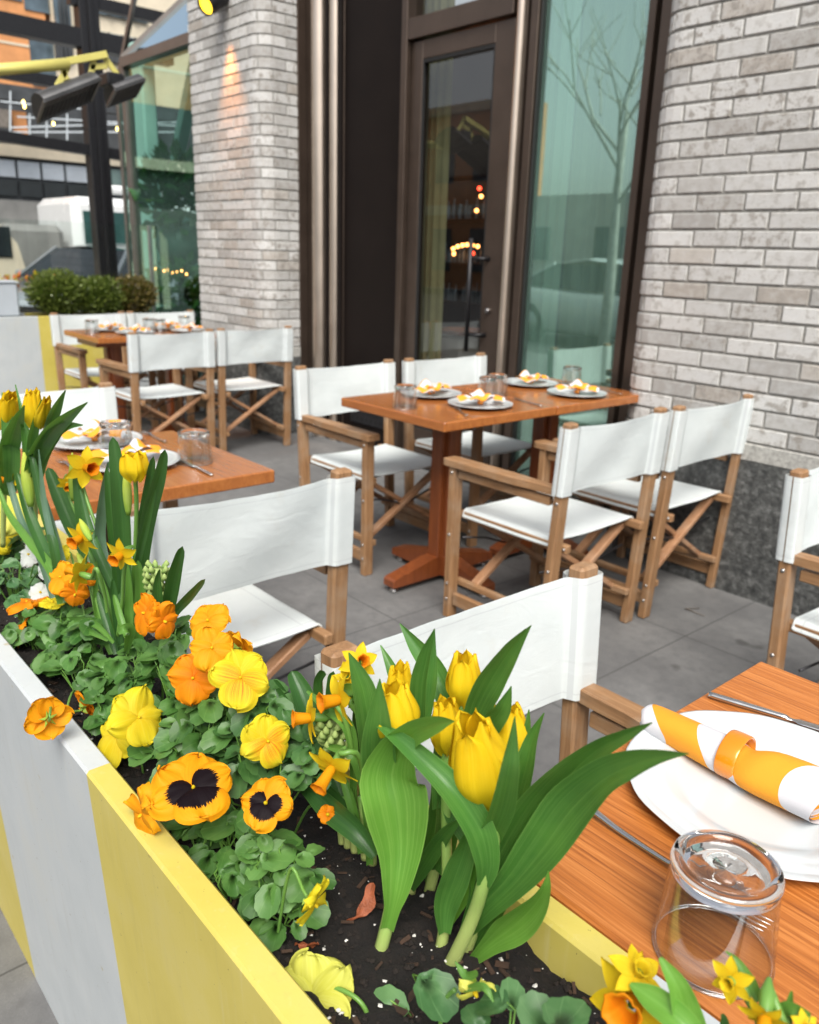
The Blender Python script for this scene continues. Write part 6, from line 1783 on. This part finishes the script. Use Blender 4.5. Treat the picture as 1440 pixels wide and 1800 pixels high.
p10.pansy((48, 1060, .33), face(-.20, .85, .25), 74, 'orange', .1, True, 18)
p10.pansy((92, 1060, .34), face(.15, .75, .30), 44, 'plain', .1, True, 19)
p10.foliage([(60, 1090, .33, .040, 24), (110, 1085, .35, .036, 20), (20, 1110, .30, .028, 10)], 'pansy_leaf', seed=20)
p11 = pz(120, 1060, .36, 'pansy with an orange bloom behind the side view daffodil')
p11.pansy((108, 1015, .345), face(-.25, .25, .75), 62, 'soft', .2, True, 20)
p11.pansy((132, 1044, .352), face(.1, -.4, .6), 52, 'orange', .2, True, 21)
p11.foliage([(150, 1100, .36, .034, 20)], 'pansy_leaf', seed=21)
p12 = pz(40, 1020, .37, 'white pansy with crumpled blooms between the grey leaves at the left edge')
p12.pansy((52, 975, .36), face(-.3, .3, .7), 50, 'white', .2, True, 22, .5)
p12.pansy((92, 1000, .37), face(.3, .3, .6), 50, 'white', 1.2, True, 23, .6)
p12.pansy((72, 1042, .355), face(0, .4, .7), 46, 'white', 2.2, True, 24, .6)
p12.foliage([(25, 1010, .36, .050, 30), (-20, 1060, .33, .04, 20), (60, 1060, .37, .03, 12)], 'pansy_leaf_bluish', seed=22)
p13 = pz(10, 940, .40, 'yellow pansy cut by the left edge of the picture, under the tulips')
p13.pansy((16, 900, .39), face(.2, .3, .7), 84, 'pale', .2, True, 25)
p13.pansy((-2, 945, .385), face(.2, .3, .7), 70, 'plain', .9, True, 26)
p13.foliage([(0, 960, .40, .06, 40), (60, 940, .44, .04, 18)], 'pansy_leaf_dark', seed=23)
p14 = pz(640, 1770, .33, 'pansy with a big pale yellow bloom at the bottom edge of the picture')
p14.pansy((545, 1765, .298), face(-.25, .30, .80), 165, 'pale', .25, False, 27, .1)
p14.stem([(660, 1835, .33), (640, 1770, .325), (600, 1740, .318), (560, 1738, .312)], .0020)
p14.foliage([(690, 1745, .345, .006, 1), (755, 1762, .345, .006, 1), (620, 1800, .33, .026, 3)], 'pansy_leaf_bluish', seed=24, sz=.0175)
p15 = pz(840, 1790, .36, 'pansy with a withered pale yellow bud and round grey green leaves, bottom centre')
p15.pansy((834, 1742, .352), face(.25, -.45, .45), 66, 'pale', .4, False, 28, .9); p15.stem([(800, 1740, .355), (780, 1765, .355), (770, 1840, .355)], .0018)
p15.leaf([(840, 1710, .35, 5), (820, 1715, .35, 8), (800, 1690, .35, 1)], .4, 0, 'strap_leaf_bright')
p15.leaf([(815, 1740, .345, 4), (850, 1735, .345, 7), (868, 1762, .345, 1)], .4, 0, 'strap_leaf_bright')
p15.foliage([(915, 1792, .36, .020, 2), (850, 1820, .35, .030, 3), (985, 1812, .36, .02, 2), (700, 1818, .34, .03, 3)], 'pansy_leaf_bluish', seed=25, sz=.0145)
p16 = pz(520, 1340, .40, 'pansy whose small orange bud opens low under the daffodil trumpets')
p16.pansy((575, 1432, .385), face(.3, .3, .7), 34, 'orange', .3, True, 41, .5)
p16.foliage([(535, 1300, .41, .03, 12), (545, 1350, .41, .022, 6)], 'pansy_leaf_dark', seed=61)
p17 = pz(160, 1110, .35, 'pansy with a small yellow bloom and an orange one low among the daffodil leaves')
p17.pansy((150, 1010, .355), face(.2, .3, .7), 44, 'orange', .7, True, 42, .2)
p17.pansy((106, 975, .365), face(-.2, .3, .7), 40, 'plain', .1, True, 43, .2)
p17.foliage([(160, 1110, .35, .03, 12)], 'pansy_leaf', seed=62)
# low filler foliage beyond the visible blooms, further down the box
for n_, (px, py, y, nm) in enumerate(((-60, 960, .34, 'pansy foliage beyond the left edge, nearest part'), (-160, 860, .36, 'pansy foliage beyond the left edge, farther part'))):
    pq = pz(px, py, y, nm); pq.foliage([(px, py, y, .06, 30), (px + 40, py + 20, y + .03, .05, 24)], 'pansy_leaf', seed=40 + n_)
# ================================================================== light
w = bpy.data.worlds.new('World'); scene.world = w; w.use_nodes = True
nt = w.node_tree; bg = nt.nodes['Background']
SUN_EL, SUN_AZ = R_(52), R_(130)        # azimuth measured clockwise from +Y
sky = nt.nodes.new('ShaderNodeTexSky'); sky.sky_type = 'NISHITA'; sky.sun_disc = False
sky.sun_elevation = SUN_EL; sky.sun_rotation = SUN_AZ
sky.air_density = 1.0; sky.dust_density = 3.0; sky.ozone_density = 1.0
hs = nt.nodes.new('ShaderNodeHueSaturation'); hs.inputs['Saturation'].default_value = .32
nt.links.new(sky.outputs[0], hs.inputs['Color']); nt.links.new(hs.outputs[0], bg.inputs[0])
bg.inputs[1].default_value = .085
sd = bpy.data.lights.new('sun', 'SUN'); sd.energy = 2.0; sd.angle = R_(38); sd.color = (1, .95, .87)
so = bpy.data.objects.new('sun', sd); COL.objects.link(so)
dirv = V((math.sin(SUN_AZ) * math.cos(SUN_EL), math.cos(SUN_AZ) * math.cos(SUN_EL), math.sin(SUN_EL)))
so.rotation_euler = dirv.to_track_quat('Z', 'Y').to_euler()
scene.view_settings.view_transform = 'Standard'
scene.view_settings.look = 'None'
scene.view_settings.exposure = 1.17
scene.view_settings.gamma = 1
scene.render.engine = 'CYCLES'
cy = scene.cycles
cy.max_bounces = 10; cy.transparent_max_bounces = 16; cy.transmission_bounces = 10; cy.glossy_bounces = 4; cy.diffuse_bounces = 4
cy.caustics_reflective = False; cy.caustics_refractive = False
cy.sample_clamp_indirect = 6
try: cy.use_denoising = True
except Exception: pass
